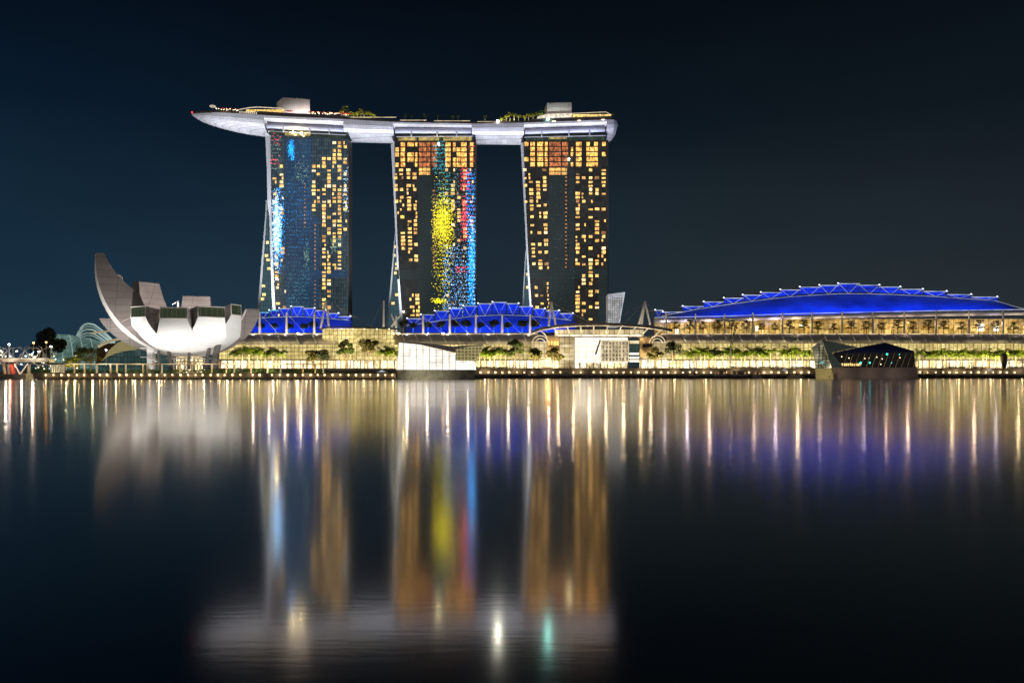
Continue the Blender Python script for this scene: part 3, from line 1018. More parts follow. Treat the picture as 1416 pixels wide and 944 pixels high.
def deck_bits():
    y = 716 - 9
    # mast with ring
    root = empty('antenna_mast', P(294.5, 155.5, 716), 'thin mast with a lit ring near the pointed tip of the sky deck', 'mast')
    b = MB()
    b.tube([P(294.5, 156, 716), P(294.5, 141.5, 716)], .25, 5, .1)
    b.build('pole', M['grey_metal'], root)
    b = MB()
    c = P(294, 147.2, 716)
    b.tube([c + Vector((math.cos(a) * 2.3, math.sin(a) * 2.3, 0)) for a in [2 * math.pi * k / 12 for k in range(13)]], .38, 5)
    b.build('ring', M['deck_white'], root)
    b = MB()
    b.ball(P(265.6, 155.6, 716), .75)
    tag(b.build('beacon', M['red'], origin=P(265.6, 155.8, 716)), 'red aviation beacon on the pointed left tip of the sky deck', 'beacon lamp')
    for nm, mt, px, py, r, lab in (('floodlight', 'star_lamp', 688.5, 167.4, .8, 'brightest white lamp on the deck rim between middle and right towers'),
                                   ('floodlight', 'gold_lamp', 405, 183.4, .75, 'warm lamp in the glazed crown of the left tower, left of two'),
                                   ('floodlight', 'gold_lamp', 416.5, 184.6, .65, 'warm lamp in the glazed crown of the left tower, right of two'),
                                   ('floodlight', 'cyan_lamp', 757.5, 165.2, .75, 'cyan pool lamp below the right lift house on the deck'),
                                   ('floodlight', 'gold_lamp', 606.5, 199, .6, 'white glaring lamp at the top floors of the middle tower'),
                                   ('floodlight', 'gold_lamp', 787, 219.6, .6, 'glaring lamp amid the red suites of the right tower'),
                                   ('floodlight', 'gold_lamp', 382.5, 385.8, .6, 'glaring lamp low on the left tower beside its leg'),
                                   ('floodlight', 'gold_lamp', 558, 430.8, .5, 'glaring lamp low on the middle tower beside its leg')):
        q = 698.0 if py > 172 else 698.4
        b = MB()
        b.ball(P(px, py, q), r)
        tag(b.build(nm, M[mt], origin=P(px, py, q)), lab, 'lamp')
    # red parasols
    rnd = random.Random(8)
    pr = empty('parasol', (0, 0, 0), 'small red parasol on the sky deck rim by the left lift house', 'parasol', 'red parasols on the sky deck')
    b = MB()
    b.tube([(0, 0, 0), (0, 0, 2.6)], .08, 5)
    b.build('pole', M['grey_metal'], pr)
    b = MB()
    b.loft([[(math.cos(2 * math.pi * k / 8) * r, math.sin(2 * math.pi * k / 8) * r, z) for k in range(8)] for r, z in ((1.5, 2.3), (.8, 2.8), (.05, 3.0))])
    b.build('canopy', M['red_cloth'], pr)
    k = 0
    for px in [308, 313, 320, 324, 329, 398, 402, 428, 432, 436, 440, 444, 448, 453, 458, 462, 467, 471, 476, 480, 484]:
        o = pr if k == 0 else copy_tree(pr)
        q = 716 - 15
        o.location = (X(px, q), q, Z(lerp(DECK_TOP, px), q) + (1.0 if px < 340 else 2.3))
        k += 1
    # small glints of guests' table lamps behind the parapet
    b = MB()
    for i in range(60):
        px = rnd.choice((rnd.uniform(298, 330), rnd.uniform(430, 486), rnd.uniform(430, 470)))
        q = 716 - 16.5
        z = Z(lerp(DECK_TOP, px), q) + (2.0 if px < 340 else 3.2) + rnd.uniform(0, 1.5)
        s = rnd.uniform(.15, .32)
        b.box(X(px, q) - s, X(px, q) + s, q, q + .2, z - s, z + s)
    tag(b.build('table_lights', M['bulb_soft']), 'tiny table lights glinting between the red parasols on the sky deck', kind='stuff')
    def back(px, py, Y, e, c):
        p = P(px, py, Y)
        spot('deck_lamp', p, p + Vector((0, 10, -1.5)), e, c, 165, .6, .4)

    for px in (420, 450, 475):
        back(px, 158.5, 703, 4000, (1, .6, .4))
    for px in (477, 495, 512, 690, 708, 725, 742):
        back(px, lerp(DECK_TOP, px) - 2.6, 699.6, 5200, (1, .85, .35))
    for px in (560, 588, 606, 630, 671):
        back(px, lerp(DECK_TOP, px) - 2.4, 699.0, 900, (1, .85, .35))
    for px in (400, 412, 424):
        back(px, 156, 701, 3000, (1, .93, .9))
    for px in (765, 782):
        back(px, 161, 702, 3500, (1, .92, .88))


deck_bits()


# ------------------------------------------------------------------ trees
def leafcloud(b, centres, n, leaf, rnd):
    for i in range(n):
        c, rx, ry, rz = centres[rnd.randrange(len(centres))]
        d = Vector((rnd.gauss(0, 1), rnd.gauss(0, 1), rnd.gauss(0, 1))).normalized() * rnd.random() ** .45
        p = Vector(c) + Vector((d.x * rx, d.y * ry, d.z * rz))
        u = Vector((rnd.gauss(0, 1), rnd.gauss(0, 1), rnd.gauss(0, .6))).normalized()
        w = u.cross(Vector((rnd.gauss(0, 1), rnd.gauss(0, 1), rnd.gauss(0, 1)))).normalized()
        s = leaf * rnd.uniform(.6, 1.4)
        b.add([p - u * s, p + w * s * .5, p + u * s, p - w * s * .5], [(0, 1, 2, 3)])


def broad_tree(h, spread, seed, leafmat, label, cat='tree', n=1300, leaf=.42, trunk_f=.42, layers=False, group=None, flat=.55):
    rnd = random.Random(seed)
    root = empty('shade_tree', (0, 0, 0), label, cat, group)
    b = MB()
    th = h * trunk_f
    b.tube([(0, 0, 0), (rnd.uniform(-.2, .2), 0, th * .5), (rnd.uniform(-.3, .3), 0, th)], h * .028, 7, h * .02)
    cents = []
    for k in range(9):
        a = 2 * math.pi * k / 9 + rnd.uniform(-.3, .3)
        rr = spread * rnd.uniform(.25, .78)
        z = th + (h - th) * rnd.uniform(.15, .8)
        if layers:
            z = th + (h - th) * (.1 + .85 * (k % 4) / 3.5)
            rr = spread * rnd.uniform(.3, .75) * (1.05 - .5 * (k % 4) / 3.5)
        e = (math.cos(a) * rr, math.sin(a) * rr, z)
        b.tube([(0, 0, th * rnd.uniform(.7, 1)), (e[0] * .5, e[1] * .5, (th + z) * .5), e], h * .013, 5, h * .004)
        q = spread * rnd.uniform(.30, .50)
        cents.append((e, q, q, q * (.28 if layers else flat + .2)))
    cents.append(((0, 0, th + (h - th) * .82), spread * .35, spread * .35, (h - th) * .18))
    b.build('trunk', M['bark'], root)
    b = MB()
    leafcloud(b, cents, n, leaf, rnd)
    b.build('crown', leafmat, root)
    return root


def palm(h, seed, label, group, fronds=15, fl=3.4, leafmat=None, name='palm_tree'):
    rnd = random.Random(seed)
    root = empty(name, (0, 0, 0), label, 'palm tree', group)
    b = MB()
    b.tube([(0, 0, 0), (.12, 0, h * .3), (.05, .05, h * .7), (0, 0, h)], h * .03, 7, h * .018)
    b.build('trunk', M['palm_bark'], root)
    b = MB()
    for k in range(fronds):
        a = 2 * math.pi * k / fronds + rnd.uniform(-.25, .25)
        el = rnd.uniform(.15, 1.5)
        L = fl * rnd.uniform(.8, 1.15)
        d = Vector((math.cos(a), math.sin(a), 0))
        pts = []
        p = Vector((0, 0, h))
        e = el
        for q in range(6):
            pts.append(p.copy())
            p = p + (d * math.cos(e) + Vector((0, 0, 1)) * math.sin(e)) * L / 5
            e -= .33
        side = Vector((-d.y, d.x, 0))
        for q in range(5):
            p0, p1 = pts[q], pts[q + 1]
            wd = L * .17 * (1 if q < 4 else .6) * (0.7 if q == 0 else 1)
            for sgn in (-1, 1):
                for t in (0.1, .55):
                    c0 = p0.lerp(p1, t)
                    c1 = p0.lerp(p1, t + .34)
                    out = side * sgn * wd * 1.5 + Vector((0, 0, -wd * .8)) + (p1 - p0) * .5
                    b.add([c0, c1, c1 + out * .9, c0 + out], [(0, 1, 2, 3)])
    b.build('crown', leafmat or M['leaf_palm'], root)
    return root


def put(o, px, Y, z, s=1, rz=0, label=None, group=None):
    o.location = (X(px, Y), Y, z)
    o.scale = (s, s, s)
    o.rotation_euler = (0, 0, rz)
    if label:
        o['label'] = label
    if group:
        o['group'] = group
    return o


used = set()


def place(proto, *a, **k):
    o = proto if proto.name not in used else copy_tree(proto)
    used.add(proto.name)
    return put(o, *a, **k)


rnd = random.Random(77)
pp = [palm(7.6, 100 + i, 'green palm lit from below in front of the gold mall', 'palms along the mall plaza', 16, 4.7) for i in range(4)]
G_PALM = [
    ([(326, .95), (335, 1.02), (345, 1.08), (356, .98), (367, .9), (377, 1.05), (389, .9)], 'green uplit palm right of the lotus museum, in a row of seven', 'palms beside the lotus museum', 520),
    ([(529, .95), (537, 1.05), (544, .98)], 'green uplit palm just left of the white glass pavilion', 'palms left of the white pavilion', 520),
    ([(663, .9), (670, 1.0), (677, .95), (684, 1.02), (692, 1.0), (699, .92)], 'green uplit palm just right of the white glass pavilion', 'palms right of the white pavilion', 520),
    ([(951 + 8.1 * i + (i * 37 % 5) - 2, .88 + .04 * (i * 7 % 5)) for i in range(15)], 'green uplit palm in the long row left of the dark angular pavilion', 'palms left of the dark pavilion', 520),
    ([(1084 + 8.6 * i, .88 + .05 * (i * 3 % 4)) for i in range(5)], 'green uplit palm in the short row next to the dark angular pavilion', 'palms next to the dark pavilion', 520),
    ([(1274 + 8.3 * i + (i * 53 % 7) - 3, .9 + .045 * (i * 5 % 5)) for i in range(18)], 'green uplit palm in the long row right of the dark angular pavilion', 'palms right of the dark pavilion', 520)]
i = 0
for lst, lab, grp, Y in G_PALM:
    for px, s in lst:
        place(pp[i % 4], px, Y + rnd.uniform(-4, 4), ZR, s * 1.3, rnd.uniform(0, 6), lab, grp)
        i += 1
for px in list(range(330, 400, 26)) + [537, 668, 690] + list(range(955, 1125, 24)) + list(range(1280, 1430, 24)):
    spot('palm_uplight', (X(px, 511), 511, ZR + .6), (X(px, 521), 522, ZR + 11), 22000, (1, .86, .42), 150, .7, .3)

# broad trees of the plaza
T = [(432, 520, 11.5, 4.6, 'leaf_olive', 'low olive tree right of the palm row, leftmost of the plaza shade trees'), (447, 521, 12, 5, 'leaf_dark', 'dark low tree between an olive tree and a taller green tree'),
     (478, 519, 18.5, 6.2, 'leaf', 'tall green tree before the raised gold entrance block, left one of two'), (509, 519, 18.5, 6.0, 'leaf_olive', 'tall brownish tree before the raised gold entrance block, right one of two'),
     (713, 519, 18.5, 6.2, 'leaf', 'tall green tree standing right of the white glass pavilion and its palms'), (740, 518, 13, 5.2, 'leaf_olive', 'olive tree just left of the orange lit screen'),
     (767, 518, 13, 6.0, 'leaf_olive', 'wide olive tree spreading over the orange lit screen'),
     (907, 518, 13.5, 5.2, 'leaf_olive', 'yellowish thin tree at the right edge of the white arcade'), (930, 517, 17, 6.2, 'leaf_dark', 'dark green tree right of the arcade with forked trunk')]
for k, (px, Y, h, sp, lm, lab) in enumerate(T):
    put(broad_tree(h, sp, 300 + k, M[lm], lab, n=2300, leaf=.55), px, Y, ZR)
for px in (440, 478, 509, 720, 745, 772, 907, 930):
    spot('tree_uplight', (X(px, 509), 509, ZR + .6), (X(px, 519), 520, ZR + 12), 26000, (1, .82, .45), 120, .7, .3)

# terrace trees
t_dark = broad_tree(8.5, 3.4, 401, M['leaf_dark'], 'dark clipped tree silhouetted before the blue roof', n=1500, leaf=.45, flat=.6)
t_lit = broad_tree(9.5, 4.2, 402, M['leaf_olive'], 'layered olive tree on the gold lit upper terrace', n=800, leaf=.4, layers=True)
for px in (345, 361, 381, 400, 420, 434):
    place(t_dark, px, 566, Z(461, 566), rnd.uniform(.8, 1.0), rnd.uniform(0, 6), 'dark clipped tree silhouetted before the left blue roof', 'terrace trees before the left blue roof')
for px in (558, 571, 592, 610, 629, 645, 664, 683, 702, 722, 738):
    place(t_dark, px, 566, Z(461, 566), rnd.uniform(.8, 1.15), rnd.uniform(0, 6), 'dark clipped tree silhouetted before the middle blue roof', 'terrace trees before the middle blue roof')
for px in (935, 954, 972, 992, 1012, 1032, 1053, 1072, 1092, 1112, 1131, 1153, 1177, 1198, 1219, 1241, 1262, 1284, 1305, 1330, 1353, 1378, 1402):
    place(t_lit, px, 562, Z(462.5, 562), rnd.uniform(.8, 1.1), rnd.uniform(0, 6), 'layered olive tree on the gold lit terrace under the long blue roof', 'terrace trees under the long blue roof')

# palms on the deck
dp = [palm(5.2, 200 + i, 'small palm on the sky deck', 'palms on the sky deck', 16, 2.3, M['leaf_lime']) for i in range(2)]
for px, s in ((473, 1.3), (478, 1.55), (484, 1.1), (489, 1.0), (494, 1.1), (499, 1.5), (504, 1.15), (509, 1.2), (513, 1.25), (518, 1.0)):
    place(dp[int(px) % 2], px, 702 + rnd.uniform(-1, 5), Z(lerp(DECK_TOP, px), 700) + .6, s, rnd.uniform(0, 6), 'lime uplit palm clustered on the deck right of the red parasols', 'deck palms right of the parasols')
for px in (560.5, 569, 587.5, 605, 625, 633, 671):
    place(dp[int(px) % 2], px, 700, Z(lerp(DECK_TOP, px), 700) + .4, .95, rnd.uniform(0, 6), 'small lone palm spaced along the deck above the middle tower', 'spaced palms above the middle tower')
for px, s in ((694, 1.0), (700, 1.2), (705, 1.35), (711, 1.3), (717, 1.25), (726, 1.1), (731, 1.3), (737, 1.2), (743, 1.4), (748, 1.5)):
    place(dp[int(px) % 2], px, 702 + rnd.uniform(-1, 5), Z(lerp(DECK_TOP, px), 700) + .5, s, rnd.uniform(0, 6), 'lime uplit palm clustered on the deck left of the right lift house', 'deck palms left of the right lift house')
place(dp[0], 848, 703, Z(165, 703), .9, 1, 'lone lime palm at the rounded right end of the sky deck')


# ------------------------------------------------------------------ lotus museum
def museum():
    Cx, Cy = X(262, 440), 440.0
    C = Vector((Cx, Cy, 0))
    root = empty('lotus_museum', (Cx, Cy, ZL), 'white lotus shaped museum with upturned petals standing on leaning columns', 'museum')
    fx, fy = -Cx, -Cy
    L = math.hypot(fx, fy)
    fwd = Vector((fx / L, fy / L, 0))          # from museum to the camera
    rgt = Vector((-fy / L, fx / L, 0))         # to the right in the picture
    zb = 11.3

    def at(az, r, z, lat=0):
        a = R(az)
        d = fwd * math.cos(a) + rgt * math.sin(a)
        t = -fwd * math.sin(a) + rgt * math.cos(a)
        return C + d * r + t * lat + Vector((0, 0, z))

    def petal(az, A, Rr, Ht, notch, wtip, thick, th_end=82, window=True, white=True, thick0=.5, wh=5.2, cap=1.3, tt=None):
        """az azimuth, A half angle at the bowl, Rr reach, Ht tip height, notch 0..1 where it leaves its neighbours"""
        N = 18
        o_l, o_r, i_l, i_r = [], [], [], []
        for k in range(N + 1):
            s = k / N
            th = R(4 + (th_end - 4) * s)
            r = Rr * math.sin(th) / math.sin(R(min(90, th_end)))
            z = zb + (Ht - zb) * (1 - math.cos(th)) / (1 - math.cos(R(th_end)))
            full = r * math.tan(R(A))
            if s <= notch:
                w = full
            else:
                q = (s - notch) / (1 - notch)
                w0 = Rr * math.sin(R(4 + (th_end - 4) * notch)) / math.sin(R(min(90, th_end))) * math.tan(R(A))
                w = w0 + (wtip - w0) * q ** .8
            t = thick0 + (thick - thick0) * math.sin(min(1, s / .75) * math.pi / 2) * (1 - .35 * max(0, (s - .75) / .25))
            if tt:
                t = lerp(tt, s)
            ri = max(.5, r - t * (1 if tt else math.sin(th) ** .5 * (.5 + .5 * s)))
            zi = z + t * (1 - s) * .8
            wi = min(ri * math.tan(R(A)) * .98, w * cap)
            o_l.append(at(az, r, z, -w))
            o_r.append(at(az, r, z, w))
            i_l.append(at(az, ri, zi, -wi))
            i_r.append(at(az, ri, zi, wi))
        b = MB()
        b.sheet([o_l, o_r])
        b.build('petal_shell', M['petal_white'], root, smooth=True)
        # tip: frame and skylight leaning in
        e_l, e_r = o_l[-1], o_r[-1]
        ti_l, ti_r = i_l[-1], i_r[-1]
        d = (at(az, 1, 0) - C).normalized()
        up = Vector((0, 0, wh)) - d * .25
        t_l, t_r = e_l + up, e_r + up
        b = MB()
        if window:
            ti_l, ti_r = ti_l + Vector((0, 0, wh * .75)), ti_r + Vector((0, 0, wh * .75))
        il2, ir2 = i_l[:-1] + [ti_l], i_r[:-1] + [ti_r]
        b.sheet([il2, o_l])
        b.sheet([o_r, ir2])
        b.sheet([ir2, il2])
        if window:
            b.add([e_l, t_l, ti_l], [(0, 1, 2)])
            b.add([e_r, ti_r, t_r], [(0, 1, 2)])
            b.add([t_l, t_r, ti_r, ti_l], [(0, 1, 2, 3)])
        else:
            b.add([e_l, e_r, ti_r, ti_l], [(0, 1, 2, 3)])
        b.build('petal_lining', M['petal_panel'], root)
        if window:
            b = MB()
            b.add([e_l, e_r, t_r, t_l], [(0, 1, 2, 3)])
            g = b.build('skylight', M['skylight_glass'], root)
            b = MB()
            o = d * .12
            b.tube([e_l + o, e_r + o, t_r + o, t_l + o, e_l + o], .32, 5)
            b.build('skylight_frame', M['petal_frame'], g)

    def az_for(px, r):
        best = None
        for k in range(-1100, 1101):
            a = k / 10
            p = at(a, r, 0)
            e = abs(708 + F * p.x / p.y - px)
            if best is None or e < best[0]:
                best = (e, a)
        return best[1]

    for px, Rr, zt, wt in ((191, 31, 30.6, 5.4), (240, 33.5, 29.6, 6.3), (292.5, 33.5, 30.6, 6.6), (326.5, 31.5, 32.6, 3.6)):
        a = az_for(px, Rr)
        A = 19.5
        petal(a, A, Rr, zt, .66, wt, 11, 80, True, thick0=1)
    petal(95, 19, 35, 37.5, .5, 4.2, 10, 86, False, cap=1.0, tt=[(0, 1), (.4, 5), (.8, 7.5), (1, 6.5)])           # right, seen edge on
    petal(-79, 19, 44.5, 62.5, .40, 2.6, 17, 97, False, cap=1.0, tt=[(0, 1), (.5, 13), (.66, 16), (.75, 13), (.83, 9.5), (.92, 6.5), (1, 3.3)])   # the tall one on the left
    petal(-113, 16, 42, 55, .5, 3.2, 11, 92, False, cap=1.0, tt=[(0, 1), (.5, 9), (.8, 8), (1, 4)])
    petal(-143, 18, 40, 52.5, .55, 6.2, 9, 84, False, cap=1.0, tt=[(0, 1), (.6, 8), (1, 6)])
    petal(173, 18, 36, 46, .6, 7.2, 9, 84, False, cap=1.0, tt=[(0, 1), (.6, 8), (1, 6)])
    petal(134, 18, 34, 37, .6, 6, 9, 84, False, cap=1.0, tt=[(0, 1), (.6, 8), (1, 6)])
    petal(-100, 9, 43, 31, .5, 4.0, 9, 74, False, cap=1.0, tt=[(0, 1), (.6, 6), (1, 6)])
    # underside
    b = MB()
    b.loft([[at(360 * k / 24, r, z) for k in range(24)] for r, z in ((12, zb - .5), (9, zb - 1.0), (3, zb - 1.1))])
    b.build('bowl_base', M['petal_white'], root)
    # leaning columns
    for x0, y0, x1, y1, r in ((232, 474, 237, 508, 1.1), (262, 476, 261, 507, .9), (290.5, 473, 284.5, 508, 1.1), (302, 474, 294, 508, 1.9), (218, 478, 222, 508, .8)):
        b = MB()
        b.tube([P(x0, y0, 428), P(x1, y1 + 3, 424)], r * .85, 8, r)
        b.build('column', M['column_grey'], root, smooth=True)
    # white diagrid under the bowl
    b = MB()
    n = 14
    for k in range(n):
        for s in (-1, 1):
            a0, a1 = 360 * k / n, 360 * (k + s * 1.2) / n
            b.tube([at(a0, 8.4, ZL), at(a1, 10, zb)], .28, 5)
    b.build('diagrid', M['white_metal'], root)
    b = MB()
    b.loft([[at(360 * k / 20, r, z) for k in range(20)] for r, z in ((6.5, ZL), (6.5, zb))])
    b.build('lobby', M['shop_glow'], root)
    # stair tower
    b = MB()
    y = 425
    b.box(X(203, y), X(210.5, y), y, y + 4, ZL, Z(472, y))
    b.build('stair_tower', M['white_metal'], root)
    b = MB()
    for pz in (481, 493.5):
        b.box(X(195, y), X(203, y), y - 1, y + 3, Z(pz + .8, y), Z(pz - .3, y))
    for pa, pb in ((481, 488), (493, 500)):
        b.tube([P(203, pa, y - 1.2), P(217, pb, y - 1.2)], .35, 4)
        b.tube([P(203, pa - 3, y - 1.2), P(217, pb - 3, y - 1.2)], .1, 4)
    b.build('stair', M['white_metal'], root)
    # lattice antenna in the middle
    b = MB()
    b.tube([P(246, 418, 442), P(246, 424, 442)], .5, 5)
    b.tube([P(238, 421, 442), P(246, 416.5, 442)], .25, 4)
    b.tube([P(246, 424, 442), P(246, 415.5, 442)], .25, 4)
    b.build('roof_mast', M['white_metal'], root)
    # floodlights on the promenade
    for px, e, tz in ((70, 1.5, 40), (118, 1.0, 26), (172, .55, 24), (228, .5, 24), (285, .5, 24), (340, .95, 24), (395, 1.8, 24)):
        p = Vector((X(px, 402), 401.5, ZL + 1.0))
        spot('museum_floodlight', p, C + (p - C).normalized() * 20 + Vector((0, 0, tz)), 24000 * e, (1, .985, .97), 80, .9, 1.2)
    for az in (-100, -60, -20, 20, 60, 100):
        spot('museum_floodlight', at(az, 20, ZL + .6), at(az, 17, 30), 1200, (1, .96, .92), 120, .9, .8)
    point('museum_fill_light', at(0, 0, 29), 60000, (1, .9, .84), 2)  # added fill light hidden in the bowl, brightens the petal linings
    spot('museum_side_lamp', at(-40, 46, 8), at(-90, 42, 45), 60000, (1, .92, .86), 70, .9, 1)
    spot('museum_side_lamp', at(60, 60, 8), at(95, 34, 26), 40000, (1, .93, .88), 60, .9, 1)


museum()


# ------------------------------------------------------------------ the mall
def mall_wing(label, px0, px1, Y0, rib_step, top=462, eave=475, glass=('mall_glass', 497.5), rib0=None, lean=9):
    root = empty('mall_wing', (X((px0 + px1) / 2, Y0), Y0, ZR), label, 'shopping mall')
    xa, xb = X(px0, Y0), X(px1, Y0)
    zg = Z(glass[1], Y0)
    b = MB()
    b.box(xa, xb, Y0 + 1.5, Y0 + 2.5, ZR, zg - .4)
    b.build('shopfront', M['shop_glow'], root)
    n = int((xb - xa) / 9)
    for k in range(n + 1):
        b = MB()
        x = xa + (xb - xa) * k / n
        b.box(x - .35, x + .35, Y0 - .6, Y0 + .2, ZR, zg - .4)
        b.build('column', M['tan_wall'], root)
    b = MB()
    b.box(xa, xb, Y0 - 2.2, Y0 + 1.2, zg - .4, zg + .5)
    b.build('canopy', M['dark_concrete'], root)
    b = MB()
    b.box(xa, xb, Y0, Y0 + 1, zg + .5, Z(eave, Y0) + .6)
    b.build('glass_wall', M[glass[0]], root)
    b = MB()
    z = zg + .5
    zt = Z(eave, Y0)
    x = xa
    while x < xb:
        b.box(x - .09, x + .09, Y0 - .22, Y0, zg + .5, zt)
        x += 5.2
    for q in range(1, 4):
        zz = zg + .5 + (zt - zg) * q / 4
        b.box(xa, xb, Y0 - .3, Y0 - .02, zz - .1, zz + .1)
    b.build('mullion', M['dark_metal'], root)
    # curved roof
    prof = []
    for q in range(9):
        t = q / 8
        a = t * math.pi / 2
        y = Y0 - 3 + 20 * (1 - math.cos(a)) ** .9
        prof.append((y, Z(eave, Y0 - 3) + (Z(top, Y0 + 17) - Z(eave, Y0 - 3)) * math.sin(a)))
    b = MB()
    b.sheet([[(xa, y, z) for y, z in prof], [(xb, y, z) for y, z in prof]])
    b.sheet([[(xa, y + .2, z - .7) for y, z in prof], [(xb, y + .2, z - .7) for y, z in prof]])
    b.build('roof', M['roof_grey'], root)
    px = rib0 if rib0 is not None else px0 + rib_step
    while px < px1:
        b = MB()
        xr = X(px, Y0)
        sh = lean * Y0 / F
        b.tube([(xr - sh * (q / 8) ** .8 + X(px, y) - xr, y - .1, z + .22) for q, (y, z) in enumerate(prof)], .32, 5)
        b.build('roof_rib', M['white_metal'], root)
        px += rib_step
    b = MB()
    b.box(xa, xb, Y0 + 16.6, Y0 + 17.4, prof[-1][1] - .2, prof[-1][1] + .5)
    b.build('ridge_light', M['edge_warm'], root)
    b = MB()
    b.box(xa, xb, Y0 + 17.4, Y0 + 60, prof[-1][1] - 1.2, prof[-1][1] - .1)
    b.build('terrace', M['paving'], root)
    return root


mall_wing('left mall wing with gold glass wall and curved grey roof behind the lotus museum', 303, 545, YM, 24, rib0=318)
mall_wing('middle mall wing with curved grey roof below the middle blue roof', 545, 745, YM, 18.6, rib0=562)
mall_wing('long right mall wing with curved grey roof and gold glass wall', 921, 1560, YM, 19.6, rib0=949, top=462.3, eave=473)


def entrance_block():
    Y0 = 533.0
    root = empty('mall_entrance', (X(495, Y0), Y0, ZR), 'raised gold glass entrance block with dark curved roof left of the white pavilion', 'mall entrance')
    b = MB()
    b.box(X(446, Y0), X(541, Y0), Y0, Y0 + 14, Z(469.5, Y0), Z(454, Y0))
    b.build('upper_glass', M['mall_glass'], root)
    b = MB()
    b.sheet([[P(x, 469.5 + q, Y0 - d) for x in (468, 500, 530, 540, 546)] for q, d in ((0, 0), (3, 2.5), (9, 4.2), (28, 5))])
    b.build('bowed_glass', M['mall_glass'], root)
    for px in (470, 484, 498, 512, 526, 540):
        b = MB()
        b.tube([P(px, 470, Y0 - .3), P(px + .5, 474, Y0 - 3), P(px + 1, 480, Y0 - 4.5), P(px + 1, 497, Y0 - 5.3)], .16, 4)
        b.build('glass_rib', M['white_metal'], root)
    b = MB()
    b.sheet([[P(x, lerp([(440, 456), (452, 452.6), (465, 451.8), (552, 455)], x) + q, Y0 + d) for x in (440, 446, 452, 458, 465, 490, 520, 552)] for q, d in ((.9, -4), (0, -4), (-1.2, 6), (.5, 16))])
    b.build('roof', M['dark_metal'], root)
    for px in (472, 488, 504, 521, 538):
        b = MB()
        b.tube([P(px, 454.8, Y0 - 3), P(px - 10, 469, Y0 - .5)], .2, 5)
        b.build('roof_prop', M['white_metal'], root)
        b = MB()
        b.ball(P(px, 454.8, Y0 - 4.3), .35)
        b.build('lamp', M['bulb_soft'], root)


entrance_block()


